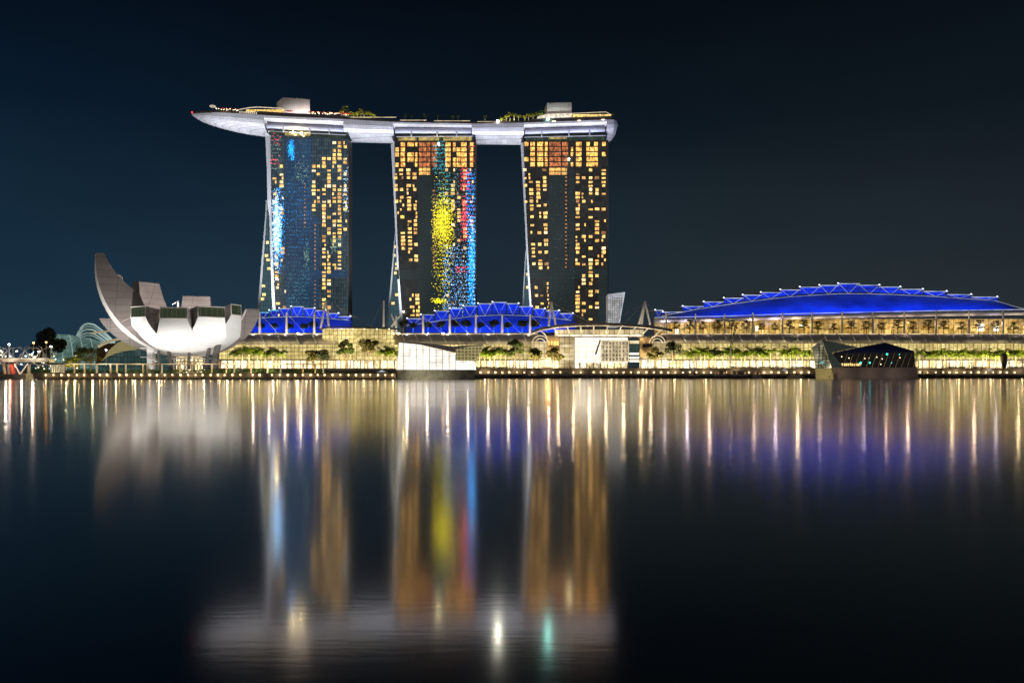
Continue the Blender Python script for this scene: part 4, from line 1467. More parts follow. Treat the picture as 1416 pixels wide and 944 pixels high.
def arcade():
    Y0 = 528.0
    root = empty('grand_arcade', (X(830, Y0), Y0, ZR), 'bright white glass arcade hall under a wide arched roof with white ribs', 'mall arcade')
    zt = Z(465.5, Y0)
    b = MB()
    b.box(X(795, Y0), X(868, Y0), Y0, Y0 + 2, ZR, zt)
    b.build('glass_hall', M['arcade_white'], root)
    b = MB()
    b.box(X(774, Y0), X(795, Y0), Y0 + .8, Y0 + 2.5, ZR, zt)
    b.build('shop_floors', M['arcade_gold'], root)
    for pz in (478, 489.5, 496):
        b = MB()
        b.box(X(774, Y0), X(794, Y0), Y0 - .6, Y0 + .8, Z(pz, Y0) - .5, Z(pz, Y0) + .5)
        b.build('balcony', M['edge_warm'], root)
    # screen of white frames with dark gaps
    b = MB()
    b.box(X(831, Y0), X(868, Y0), Y0 - .4, Y0 - .05, Z(500, Y0), Z(471, Y0))
    b.build('shutter_glass', M['shutter_glass'], root)
    for k in range(9):
        b = MB()
        x = X(832 + k * 4.6, Y0)
        b.box(x - .3, x + .3, Y0 - .9, Y0 - .4, Z(500, Y0), Z(470.5, Y0))
        b.build('frame_post', M['edge_warm'], root)
    for k in range(6):
        b = MB()
        zz = Z(472 + k * 5.4, Y0)
        b.box(X(831, Y0), X(868, Y0), Y0 - 1.15, Y0 - .9, zz - .22, zz + .22)
        b.build('frame_rail', M['edge_warm'], root)
    b = MB()
    b.box(X(870, Y0), X(884, Y0), Y0 - .2, Y0 + 2, Z(501, Y0), Z(470, Y0))
    b.build('side_glass', M['teal_glass'], root)
    for k, pz in enumerate((472, 489, 494.5, 499)):
        b = MB()
        b.box(X(870.5, Y0), X(883.5, Y0), Y0 - .5, Y0 - .2, Z(pz + (1.3 if k else 3), Y0), Z(pz - 1.2, Y0))
        b.build('light_panel', M['room_white'] if k else M['edge_warm'], root)
    for a, c in ((884.5, 904), (756, 773.6)):
        b = MB()
        b.box(X(a, Y0), X(c, Y0), Y0 - 1, Y0 + 4, Z(494, Y0), zt + .4)
        b.build('side_wall', M['tan_wall'], root)
    b = MB()
    b.box(X(888, Y0), X(901, Y0), Y0 - 1.3, Y0 - .9, Z(480, Y0), Z(475, Y0))
    b.build('dark_window', M['black_glass'], root)
    for k in range(4):
        b = MB()
        b.box(X(757.5 + k * 4, Y0), X(760.3 + k * 4, Y0), Y0 - 1.3, Y0 - .9, Z(477.5, Y0), Z(471.5, Y0))
        b.build('window', M['win'][0], root)
    for a, c in ((885, 922), (745, 774)):
        b = MB()
        b.box(X(a, Y0), X(c, Y0), Y0 + .5, Y0 + 2, ZR, Z(494.4, Y0))
        b.build('shopfront', M['shop_glow'], root)
    b = MB()
    b.box(X(796, Y0), X(868, Y0), Y0 - 1.2, Y0 - .05, ZR, Z(501.5, Y0))
    b.build('entrance_glass', M['shop_glow'], root)
    # attic between facade and roof
    b = MB()
    b.box(X(768, Y0), X(892, Y0), Y0 + 6, Y0 + 8, zt, Z(455, Y0))
    b.build('attic_glass', M['arcade_gold'], root)
    b = MB()
    b.box(X(772, Y0), X(886, Y0), Y0 - .8, Y0 + 1, zt + .2, zt + 1.1)
    b.build('cornice_light', M['arcade_white'], root)
    b = MB()
    b.box(X(760, Y0), X(900, Y0), Y0 - 1.4, Y0 - .8, zt - .5, zt + .3)
    b.build('cornice', M['dark_concrete'], root)
    # arched roof
    tab = [(735, 458.5), (750, 453), (770, 449.8), (800, 447.6), (828, 447), (860, 447.8), (890, 450), (912, 452.8), (930, 456)]
    xs = [735, 742, 750, 760, 770, 785, 800, 814, 828, 844, 860, 875, 890, 901, 912, 921, 930]
    b = MB()
    rows = []
    for q, d in ((1.2, -7), (0, -8), (-1.2, 4), (-.6, 16)):
        rows.append([P(x, lerp(tab, x) + q + (2.6 if d < 0 else 0), Y0 + d) for x in xs])
    b.sheet(rows)
    b.build('roof', M['roof_grey'], root)
    for k, (pa, pb) in enumerate(((746, 756), (764.5, 771.5), (783, 788), (801.5, 804.5), (821, 821), (841, 838.5), (861, 854.5), (881, 871.5), (899, 887), (916.5, 904.5))):
        ya = lerp(tab, pa) + 2.4
        yb = 465 if 770 < pb < 890 else 466
        b = MB()
        mx, my = pa * .35 + pb * .65, ya * .62 + yb * .38
        b.tube([P(pa, ya, Y0 - 7.6), P(pa * .7 + pb * .3, ya + 1.2, Y0 - 6.6), P(mx, my + 1, Y0 - 4.4), P(pb, yb, Y0 - 1.6)], .42, 6)
        b.build('roof_rib', M['edge_warm'], root)
    for px, s in ((745, 1), (911, -1)):
        for f in (1.0, .62):
            b = MB()
            pts = []
            for k in range(9):
                a = math.pi * k / 8
                pts.append(P(px - math.cos(a) * 11 * f + s * 2, 474.5 - math.sin(a) * 10.5 * f, Y0 - 5 + 2 * f))
            b.tube(pts, .32, 5)
            b.build('side_arch', M['edge_warm'], root)
        b = MB()
        b.box(X(px - 10, Y0), X(px + 12, Y0), Y0 + 1, Y0 + 2, Z(494, Y0), Z(472, Y0))
        b.build('side_glass', M['arcade_gold'], root)
    # small lettering-free banner slats seen on the hall
    b = MB()
    b.tube([P(830, 470, Y0 - 1), P(823.5, 490, Y0 - 1.6)], .55, 4)
    b.build('escalator', M['dark_metal'], root)


arcade()
for px in (772, 793, 815, 838, 862, 886):
    point('arcade_lamp', P(px, 461.5, 523.5), 1500, (1, .78, .45), .4)


def blue_hall(label, plates, chord, base, Y0, lower, slope_end=None, strip_e=1.0, cyan=0, span=None):
    px0, px1 = lower[0][0], lower[-1][0]
    root = empty('blue_roof_hall', (X((px0 + px1) / 2, Y0), Y0, Z(base, Y0)), label, 'event hall')
    n = 40
    b = MB()
    bot, topr, back = [], [], []
    for k in range(n + 1):
        px = px0 + (px1 - px0) * k / n
        bot.append(P(px, lerp(lower, px), Y0))
        c = lerp(chord, px)
        topr.append(P(px, c, Y0 + 12))
        back.append(P(px, c + 8, Y0 + 60))
    mid = [Vector((a.x * .5 + c.x * .5, Y0 + 4.5, a.z * .5 + c.z * .5)) for a, c in zip(bot, topr)]
    b.sheet([bot, mid, topr])
    b.sheet([topr, back])
    b.build('roof_shell', M['blue_lit_roof'], root, smooth=True)
    # clerestory under the stepped plates
    b = MB()
    for a, c, p in plates:
        y = Y0 + 14
        b.add([P(a + 1.5, lerp(chord, a + 1.5) + 1, y), P(c - 1.5, lerp(chord, c - 1.5) + 1, y), P(c - 1.5, p + .5, y), P(a + 1.5, p + .5, y)], [(0, 1, 2, 3)])
    b.build('clerestory', M['blue_lit_roof'], root)
    for i, (a, c, p) in enumerate(plates):
        y = Y0 + 10
        b = MB()
        za, zd = Z(p, y), Z(p + 1.0, y)
        q = 0.8
        b.add([(X(a, y), y, za - .6), (X(c, y), y, za - .6), (X(c, y), y + 26, za + q), (X(a, y), y + 26, za + q), (X(a, y), y, za), (X(c, y), y, za), (X(c, y), y + 26, za + q + .6), (X(a, y), y + 26, za + q + .6)],
              [(0, 3, 2, 1), (4, 5, 6, 7), (0, 1, 5, 4), (1, 2, 6, 5), (2, 3, 7, 6), (3, 0, 4, 7)])
        pl = b.build('roof_plate', M['roof_grey'], root)
        b = MB()
        b.box(X(a, y), X(c, y), y - .35, y - .02, za - .38, za + .02)
        b.build('edge_light', M['edge_cyan'] if i < cyan else M['edge_white'], pl)
        m = (a + c) / 2
        b = MB()
        yy = Y0 + 9.4
        zc = lambda px: lerp(chord, px)
        b.tube([P(a + 2.5, p + .7, yy), P(m, zc(m), yy), P(c - 2.5, p + .7, yy)], .12, 4)
        b.build('truss_brace', M['edge_white'], pl)
    b = MB()
    b.tube([P(px0 + (px1 - px0) * k / n, lerp(chord, px0 + (px1 - px0) * k / n), Y0 + 9.3) for k in range(n + 1) if chord[0][0] <= px0 + (px1 - px0) * k / n <= chord[-1][0]], .14, 5)
    b.build('truss_chord', M['edge_white'], root)
    # step lamps
    apex = min(plates, key=lambda q: q[2])
    for i, (a, c, p) in enumerate(plates):
        px = a + 1 if c <= apex[1] else c - 2
        b = MB()
        y = Y0 + 9.6
        b.ball(P(px, p - .5, y), .36, 1.6, .8, .9, 6, 4)
        b.build('step_lamp', M['edge_white_bright'], root)
    return root


M['edge_white_bright'] = glow('edge_white_bright', (0.9, 0.93, 1.0), 3)
blue_hall('left blue floodlit hall with stepped roof right of the lotus museum',
          [(343, 358, 434), (356, 372, 431.6), (371, 386, 428.8), (385, 402, 426.2), (401.5, 420, 423.6), (419.5, 437, 425.9), (436, 453, 428.9), (452, 470, 433), (468, 486.5, 437.2)],
          [(340, 442), (348, 441), (375, 438.6), (412, 437.6), (450, 440), (486, 443)], 461, 575, [(340, 459.5), (486.5, 459.5)], cyan=3)
blue_hall('middle blue floodlit hall with stepped roof in front of the middle tower',
          [(562, 582.5, 440.2), (581, 601, 434.7), (600, 621.5, 429.6), (620.7, 640, 426.1), (639.5, 660.5, 422.8), (660, 681, 419.5), (680, 701, 417.6), (700, 719, 419.4), (718, 737.6, 423.5), (737, 755.4, 426.5), (755, 775, 429.2), (774, 794, 433.1)],
          [(562, 450), (591, 446), (611, 443), (652, 437.2), (693, 435.4), (728, 436.4), (784, 442), (794, 443.5)], 461, 575, [(562, 459.5), (796, 459.5)])
blue_hall('long blue floodlit convention hall with stepped roof at the right',
          [(905, 917, 428.5), (915.5, 944, 431), (943, 973, 423.2), (972, 1000.5, 417), (1000, 1028, 411.8), (1026, 1053.5, 407.6), (1051, 1081, 404), (1078, 1107, 400.4), (1105, 1135, 396.6), (1132, 1160, 394.2), (1158, 1189, 391.8), (1187, 1218, 393.9), (1216, 1247, 396.4), (1245, 1278, 399.6), (1277, 1311, 402.4), (1310, 1345, 406.8), (1343, 1381, 410.2)],
          [(915, 437), (929, 434), (970, 426.5), (1010, 420.5), (1050, 415), (1088, 410.6), (1120, 408.4), (1160, 406), (1200, 406.2), (1228, 407), (1287, 409.5), (1343, 413.5), (1379, 415.8), (1395, 421.5), (1416, 427), (1440, 429)], 437, 588,
          [(915, 440), (1000, 438.5), (1100, 435.5), (1200, 432.4), (1300, 430), (1416, 428.4), (1440, 428.2)], cyan=0)


def hall_lights():
    for px0, px1, py, Y0, e in ((342, 488, 459, 575, 1), (562, 796, 459, 575, 1), (915, 1430, 434, 588, 1)):
        xa, xb = X(px0, Y0), X(px1, Y0)
        n = max(2, int((xb - xa) / 60))
        for k in range(n):
            c = xa + (xb - xa) * (k + .5) / n
            py_ = py if py == 459 else lerp([(915, 440), (1200, 432), (1430, 428)], 708 + c / Y0 * F)
            L = (xb - xa) / n
            strip('blue_floodlight', (c, Y0 - 10, Z(py_, Y0) - (.4 if py == 459 else 3.0)), (0, 1, .8), L * .98, 1.2, 15500 * e * L / 60, (.001, .12, 1.0), 130)


hall_lights()


def convention_front():
    Y0 = 572.0
    xa, xb = X(905, Y0), X(1560, Y0)
    root = empty('convention_front', (X(1160, Y0), Y0, Z(462, Y0)), 'gold lit terrace front with white eave below the long blue roof', 'terrace front')
    b = MB()
    b.box(xa, xb, Y0, Y0 + 2, Z(463, Y0), Z(441, Y0))
    b.build('glass_front', M['terrace_gold'], root)
    for k in range(4):
        b = MB()
        zz = Z(441 + 2.2 * k + 1, Y0)
        b.box(xa, xb, Y0 - .5, Y0 - .1, zz - .18, zz + .18)
        b.build('louvre_rail', M['tan_wall'], root)
    b = MB()
    pts = [P(px, lerp([(905, 444), (1000, 442), (1100, 438.6), (1200, 436.4), (1300, 434.4), (1416, 432.8), (1540, 432)], px), Y0 - 5) for px in range(905, 1541, 20)]
    b.tube(pts, 1.35, 8)
    b.build('eave', M['soffit'], root, smooth=True)
    b = MB()
    b.tube([p + Vector((0, -.2, 2.4)) for p in pts], .22, 5)
    b.build('eave_light', M['edge_white'], root)
    rnd = random.Random(4)
    for k in range(16):
        px = rnd.uniform(930, 1416)
        b = MB()
        b.box(X(px, Y0), X(px + rnd.uniform(3, 9), Y0), Y0 - .4, Y0 - .05, Z(rnd.choice((448, 455, 459)) + 2.6, Y0), Z(447 + rnd.uniform(0, 8), Y0))
        b.build('lit_shop', M['win'][0] if k % 3 else M['room_white'], root)
    n = 18
    for k in range(n):
        px = 920 + 30.5 * k
        point('eave_lamp', P(px, 446, Y0 - 9), 1500 * rnd.uniform(.6, 1.3), rnd.choice(((1, .78, .46), (1, .7, .5), (.95, .78, .85))), .6)


convention_front()


def masts():
    m = 0
    for px, pt, pb, Yd, lab in ((359, 432.5, 461.7, 560, 'left blue hall, nearest the lotus museum'), (396.3, 432, 461.7, 560, 'left blue hall, second from the museum'), (434.5, 432.5, 461.7, 560, 'left blue hall, third from the museum'),
                                (585, 434.6, 461.7, 560, 'middle blue hall, left end'), (622, 434.3, 461.7, 560, 'middle blue hall, second from the left'), (658, 434.2, 461.7, 560, 'middle blue hall, third from the left'), (694.4, 434.4, 461.7, 560, 'middle blue hall, fourth from the left'), (733, 434.4, 461.7, 560, 'middle blue hall, beside the A frame')):
        b = MB()
        b.tube([P(px, pt, Yd), P(px, (pt + pb) / 2, Yd), P(px, pb + .5, Yd)], .55, 7, .95)
        tag(b.build('mast', M['white_metal'], origin=P(px, pb, Yd)), 'pale post before the ' + lab, 'mast', 'masts before the blue halls')
        b = MB()
        b.tube([P(px, pt + 1, Yd), P(px + 26, 461, Yd - 3)], .09, 4)
        tag(b.build('stay_cable', M['white_metal'], origin=P(px, pt, Yd)), 'thin stay cable from the post before the ' + lab, 'cable', 'stay cables of the masts')
    for k, (px, pt, pb) in enumerate(((921, 433, 462), (962, 434, 462), (1002, 433.5, 462), (1041, 432.5, 462), (1082, 431.8, 462), (1123, 431, 462), (1164.5, 431, 462), (1207, 430.5, 462), (1250.5, 430, 462), (1294.5, 429, 462), (1340, 428.5, 462), (1387, 428.5, 462))):
        b = MB()
        Yd = 561
        b.tube([P(px, pt, Yd), P(px, (pt + pb) / 2, Yd), P(px, pb, Yd)], .5, 7, .72)
        tag(b.build('mast', M['white_metal'], origin=P(px, pb, Yd)), 'pale post in the evenly spaced row before the gold terrace front', 'mast', 'masts before the gold terrace')
    for name, legs, cables, lab in (('raking_mast', [((450.5, 414.5), (456, 461)), ((450.5, 414.5), (443, 456))], [((451, 415), (516, 452))], 'tall leaning mast with stay cable at the right end of the left hall'),
                                    ('raking_mast', [((530.6, 415.5), (530.2, 452)), ((548, 437), (548, 461)), ((541, 434), (548, 452)), ((553, 436), (541, 452))], [((530, 416), (512, 452))], 'pale mast and braces at the foot of the middle tower'),
                                    ('a_frame_mast', [((762.7, 417), (758.5, 452)), ((762.7, 417), (769, 451))], [((763, 418), (818, 447)), ((763, 418), (740, 452))], 'white A frame mast at the right end of the middle blue hall'),
                                    ('a_frame_mast', [((892, 416.5), (887, 449)), ((892, 416.5), (899, 449)), ((892, 416.5), (883, 449))], [((891, 418), (852, 441)), ((891, 418), (864, 447)), ((893, 418), (911, 437))], 'white A frame mast between the arcade and the long blue hall')):
        Yd = 562
        root = empty(name, P(legs[0][1][0], legs[0][1][1], Yd), lab, 'mast')
        for i, (t, f) in enumerate(legs):
            b = MB()
            b.tube([P(*t, Yd), P((t[0] + f[0]) / 2, (t[1] + f[1]) / 2, Yd), P(*f, Yd)], .55, 7, .8)
            b.build('leg', M['white_metal'], root)
        for t, f in cables:
            b = MB()
            b.tube([P(*t, Yd), P(*f, Yd - 8)], .13, 4)
            b.build('cable', M['grey_metal'], root)
    for px in list(range(350, 470, 22)) + list(range(535, 795, 28)) + [885, 900]:
        point('mast_lamp', P(px, 459.5, 554), 1300, (1, .84, .62), .4)
    for k, (px, lab) in enumerate(((340.5, 'by the lotus museum'), (412.5, 'before the left blue hall'), (551, 'at the left end of the middle hall'), (613, 'before the middle blue hall'))):
        b = MB()
        b.ball(P(px, 461, 554), .6, 1.6, 1, .8)
        tag(b.build('terrace_lamp', M['bulb'], origin=P(px, 461.5, 554)), 'round terrace lamp on the curved roof edge ' + lab, 'lamp')
    # crane boom
    b = MB()
    Yd = 515
    a, c = P(1019, 445.5, Yd), P(1011, 478, Yd)
    for dx, dy in ((-.55, -.5), (.55, -.5), (-.55, .5), (.55, .5)):
        o = Vector((dx, dy, 0))
        b.tube([a + o * .7, c + o], .16, 4)
    for k in range(11):
        p, q = a.lerp(c, k / 11), a.lerp(c, (k + 1) / 11)
        s = .55 if k % 2 else -.55
        b.tube([p + Vector((s, -.5, 0)), q + Vector((-s, -.5, 0))], .12, 4)
    root = empty('crane', P(1009, 508, Yd), 'dark lattice crane boom leaning before the right mall roof', 'crane')
    b.build('boom', M['dark_metal'], root)
    b = MB()
    b.tube([c, P(1009, 508, Yd)], .5, 6, .7)
    b.build('mast', M['dark_metal'], root)
    b = MB()
    b.box(X(1005, Yd), X(1014, Yd), Yd - 1.2, Yd + 1.2, ZR, ZR + 1.6)
    b.build('base', M['dark_metal'], root)
    # screen building
    Yb = 630
    root = empty('screen_building', P(850, 447, Yb), 'pale leaning screen walled block between the right tower and the A frame', 'building')
    b = MB()
    b.prism([(X(840.5, Yb), Z(452, Yb)), (X(855.4, Yb), Z(452, Yb)), (X(863.6, Yb), Z(404.2, Yb)), (X(840.5, Yb), Z(407.2, Yb))], Yb, Yb + 12)
    b.build('wall', M['screen_grey'], root)
    for k in range(3):
        b = MB()
        b.tube([P(840.5, 407.4 + k * 2.3, Yb - .2), P(863.4 - .4 * k, 404.4 + k * 2.6, Yb - .2)], .3, 4)
        b.build('roof_edge', M['edge_white'], root)
    b = MB()
    b.tube([P(863.8, 404, Yb - .2), P(855.6, 452, Yb - .2)], .3, 4)
    b.build('corner_edge', M['edge_white'], root)


masts()


# ------------------------------------------------------------------ pavilions on the water
def prismoid(b, base, top):
    """base and top: matching lists of points"""
    b.loft([base, top])


def white_pavilion():
    Y0 = 402.0
    root = empty('glass_pavilion', P(603, 523, Y0), 'glowing white glass pavilion on a stone base standing in the water', 'pavilion')
    b = MB()
    b.loft([[P(548, 527, Y0), P(656.5, 527, Y0), P(656.5, 527, Y0 + 22), P(548, 527, Y0 + 22)], [P(548.5, 511, Y0), P(656.5, 511, Y0), P(656.5, 511, Y0 + 22), P(548.5, 511, Y0 + 22)]])
    b.build('base', M['concrete'], root)
    b = MB()
    poly = [(549.5, 511), (656, 511), (654, 499), (632, 492), (627, 487.5), (580, 476.5), (552, 473.5)]
    b.prism([(X(x, Y0 + 1), Z(y, Y0 + 1)) for x, y in poly], Y0 + 1, Y0 + 20)
    b.build('glass_wall', M['lv_glow'], root)
    b = MB()
    b.prism([(X(x, Y0), Z(y, Y0)) for x, y in [(630, 498.5), (655, 499), (660, 492), (668, 477), (655, 477.5), (630, 482.5)]], Y0 + .5, Y0 + 16)
    b.build('lattice_prow', M['gold_lattice'], root)
    b = MB()
    b.sheet([[P(552, 473, Y0 + .2), P(580, 476, Y0 + .2), P(628, 487.2, Y0 + .2), P(632, 485, Y0 + .2), P(656, 491.5, Y0 + .2)], [P(552, 471.5, Y0 + 18), P(590, 474.5, Y0 + 18), P(628, 479, Y0 + 18), P(640, 477.5, Y0 + 18), P(668, 476.4, Y0 + 10)]])
    b.build('roof', M['roof_grey'], root)
    b = MB()
    b.tube([P(548.6, 511, Y0 - .3), P(549.4, 492, Y0 - .3)], .5, 5)
    b.build('corner_post', M['edge_warm'], root)
    for pz in (484, 492.5, 501):
        b = MB()
        b.tube([P(549.5 if pz > 480 else 552, pz, Y0 + .85), P(lerp([(484, 612), (492.5, 630), (501, 653)], pz), pz, Y0 + .85)], .09, 4)
        b.build('mullion', M['tan_wall'], root)
    for px in range(558, 632, 9):
        b = MB()
        b.tube([P(px, 511, Y0 + .9), P(px, lerp([(552, 473.6), (580, 476.6), (627, 487.6), (632, 492)], px) + .3, Y0 + .9)], .13, 4)
        b.build('mullion', M['tan_wall'], root)
    spot('base_wash', P(575, 521, Y0 - 16), P(590, 518, Y0), 9000, (.9, .9, .65), 100, .9)
    # floating pontoon
    b = MB()
    b.box(X(636, 396), X(668, 396), 394, 397.5, -.1, .55)
    b.box(X(637, 396), X(652, 396), 395, 397, .55, .8)
    tag(b.build('pontoon', M['concrete'], origin=P(652, 521, 396)), 'low pale pontoon floating at the right foot of the white pavilion', 'pontoon')


white_pavilion()


def dark_pavilion():
    Y0 = 455.0
    root = empty('angular_pavilion', P(1200, 521, Y0), 'dark faceted glass pavilion with sharp raised prow on a stone base', 'pavilion')
    yb = Y0 + 24
    b = MB()
    b.loft([[P(1153, 523.5, Y0), P(1270.5, 523.5, Y0), P(1270.5, 523.5, yb), P(1160, 523.5, yb)], [P(1150, 508, Y0), P(1267, 508, Y0), P(1267, 508, yb), P(1157, 508, yb)]])
    b.build('base', M['stone'], root)
    b = MB()
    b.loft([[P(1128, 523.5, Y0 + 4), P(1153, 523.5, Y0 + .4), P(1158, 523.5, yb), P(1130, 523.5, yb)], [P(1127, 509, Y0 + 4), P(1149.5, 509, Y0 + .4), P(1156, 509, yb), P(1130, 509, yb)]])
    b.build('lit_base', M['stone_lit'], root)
    # sharp prow facet
    b = MB()
    b.add([P(1150, 508, Y0 - .3), P(1167, 508, Y0 - .3), P(1150.5, 487.5, Y0 - .3), P(1136.5, 469.2, Y0 - .3)], [(0, 1, 2, 3)])
    b.add([P(1136.5, 469.2, Y0 - .3), P(1150.5, 487.5, Y0 - .3), P(1187, 480, Y0 + 2)], [(0, 1, 2)])
    b.add([P(1136.5, 469.2, Y0 - .3), P(1187, 480, Y0 + 2), P(1190, 481, yb), P(1140, 472, yb)], [(0, 1, 2, 3)])
    b.build('prow', M['crystal_glass'], root)
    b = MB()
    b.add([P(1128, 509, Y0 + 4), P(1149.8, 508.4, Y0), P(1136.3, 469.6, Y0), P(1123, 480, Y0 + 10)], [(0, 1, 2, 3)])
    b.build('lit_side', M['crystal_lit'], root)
    # window band
    b = MB()
    b.add([P(1153, 508.4, Y0 + 1.5), P(1266, 508.4, Y0 + 1.5), P(1264, 486, Y0 + 1.5), P(1152, 487.6, Y0 + 1.5)], [(0, 1, 2, 3)])
    b.add([P(1266, 508.4, Y0 + 1.5), P(1266, 508.4, yb), P(1264, 486, yb), P(1264, 486, Y0 + 1.5)], [(0, 1, 2, 3)])
    b.build('window_band', M['black_glass'], root)
    for k in range(13):
        a = 1165 + k * 8.1
        b = MB()
        b.tube([P(a, 508.2, Y0 + .9), P(a + 7.2, 488, Y0 + .9)], .17, 4)
        b.build('slanted_mullion', M['tan_wall'], root)
    b = MB()
    b.box(X(1150, Y0), X(1268, Y0), Y0 + .6, Y0 + 1.2, Z(509, Y0), Z(507.6, Y0))
    b.build('sill', M['dark_metal'], root)
    # low gable roof
    b = MB()
    rf = [P(1150, 488, Y0), P(1186, 480.4, Y0 + 2), P(1224, 473.4, Y0 + 10), P(1265.5, 485.6, Y0), P(1265.5, 485.6, yb), P(1224, 473.4, yb)]
    b.add([rf[0], P(1265.5, 486.4, Y0), rf[3], rf[2], rf[1]], [(0, 1, 3, 4), (1, 2, 3)])
    b.add([rf[3], rf[4], rf[5], rf[2]], [(0, 1, 2, 3)])
    b.add([rf[1], rf[2], rf[5]], [(0, 1, 2)])
    b.build('roof', M['pav_roof'], root)
    rnd = random.Random(2)
    for px, py, mt in ((1226.5, 489.5, 'led_spot_teal'), (1202.7, 501.4, 'led_spot_teal'), (1190, 501.5, 'led_spot_teal'), (1232.5, 501.5, 'led_spot_teal'), (1244, 490, 'led_spot_teal'), (1202, 495, 'bulb_soft'), (1244.5, 494.5, 'bulb_soft'), (1212.5, 493.6, 'bulb_soft'),
                       (1196, 495.5, 'bulb_soft'), (1152, 492, 'bulb_soft'), (1164, 493, 'bulb_soft'), (1174, 495, 'bulb_soft'), (1218, 503.5, 'bulb_soft'), (1220, 496, 'bulb_soft')):
        b = MB()
        s = .42 if mt == 'led_spot_teal' and px < 1230 else .26
        b.ball(P(px, py, Y0 + 1.1), s)
        b.build('interior_lamp', M[mt], root)
    for k in range(11):
        px = 1162 + k * 2.8
        b = MB()
        b.box(X(px, Y0 + 1), X(px + rnd.uniform(.8, 2), Y0 + 1), Y0 + 1.1, Y0 + 1.3, Z(505.6, Y0), Z(501.8 + rnd.random(), Y0))
        b.build('lit_table', M['win'][2], root)
    for px in (1180, 1215, 1250):
        spot('base_wash', P(px, 521, Y0 - 14), P(px, 515, Y0), 1800, (1, .84, .72), 100, .9)
    # white plant like tent behind the lit side
    spot('base_wash', P(1138, 521, Y0 - 12), P(1140, 515, Y0 + 3), 5200, (1, .86, .45), 90, .9)
    b = MB()
    b.tube([P(1147, 518, 449), P(1147, 524, 449)], .25, 5)
    b.ball(P(1147, 520.6, 449), .45)
    tag(b.build('mooring_pile', M['dark_metal'], origin=P(1147, 524, 449)), 'short mooring pile in the water under the prow of the dark pavilion', 'pile')


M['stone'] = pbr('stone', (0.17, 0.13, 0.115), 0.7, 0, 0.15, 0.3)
M['stone_lit'] = pbr('stone_lit', (0.42, 0.36, 0.20), 0.7, 0, 0.15, 0.3)  # lit copy of stone, lamp light put into the base colour
M['pav_roof'] = pbr('pav_roof', (0.05, 0.07, 0.24), 0.4, 0.3, 0.3, 0.2)  # blue reflection of the long hall put into the base colour
dark_pavilion()


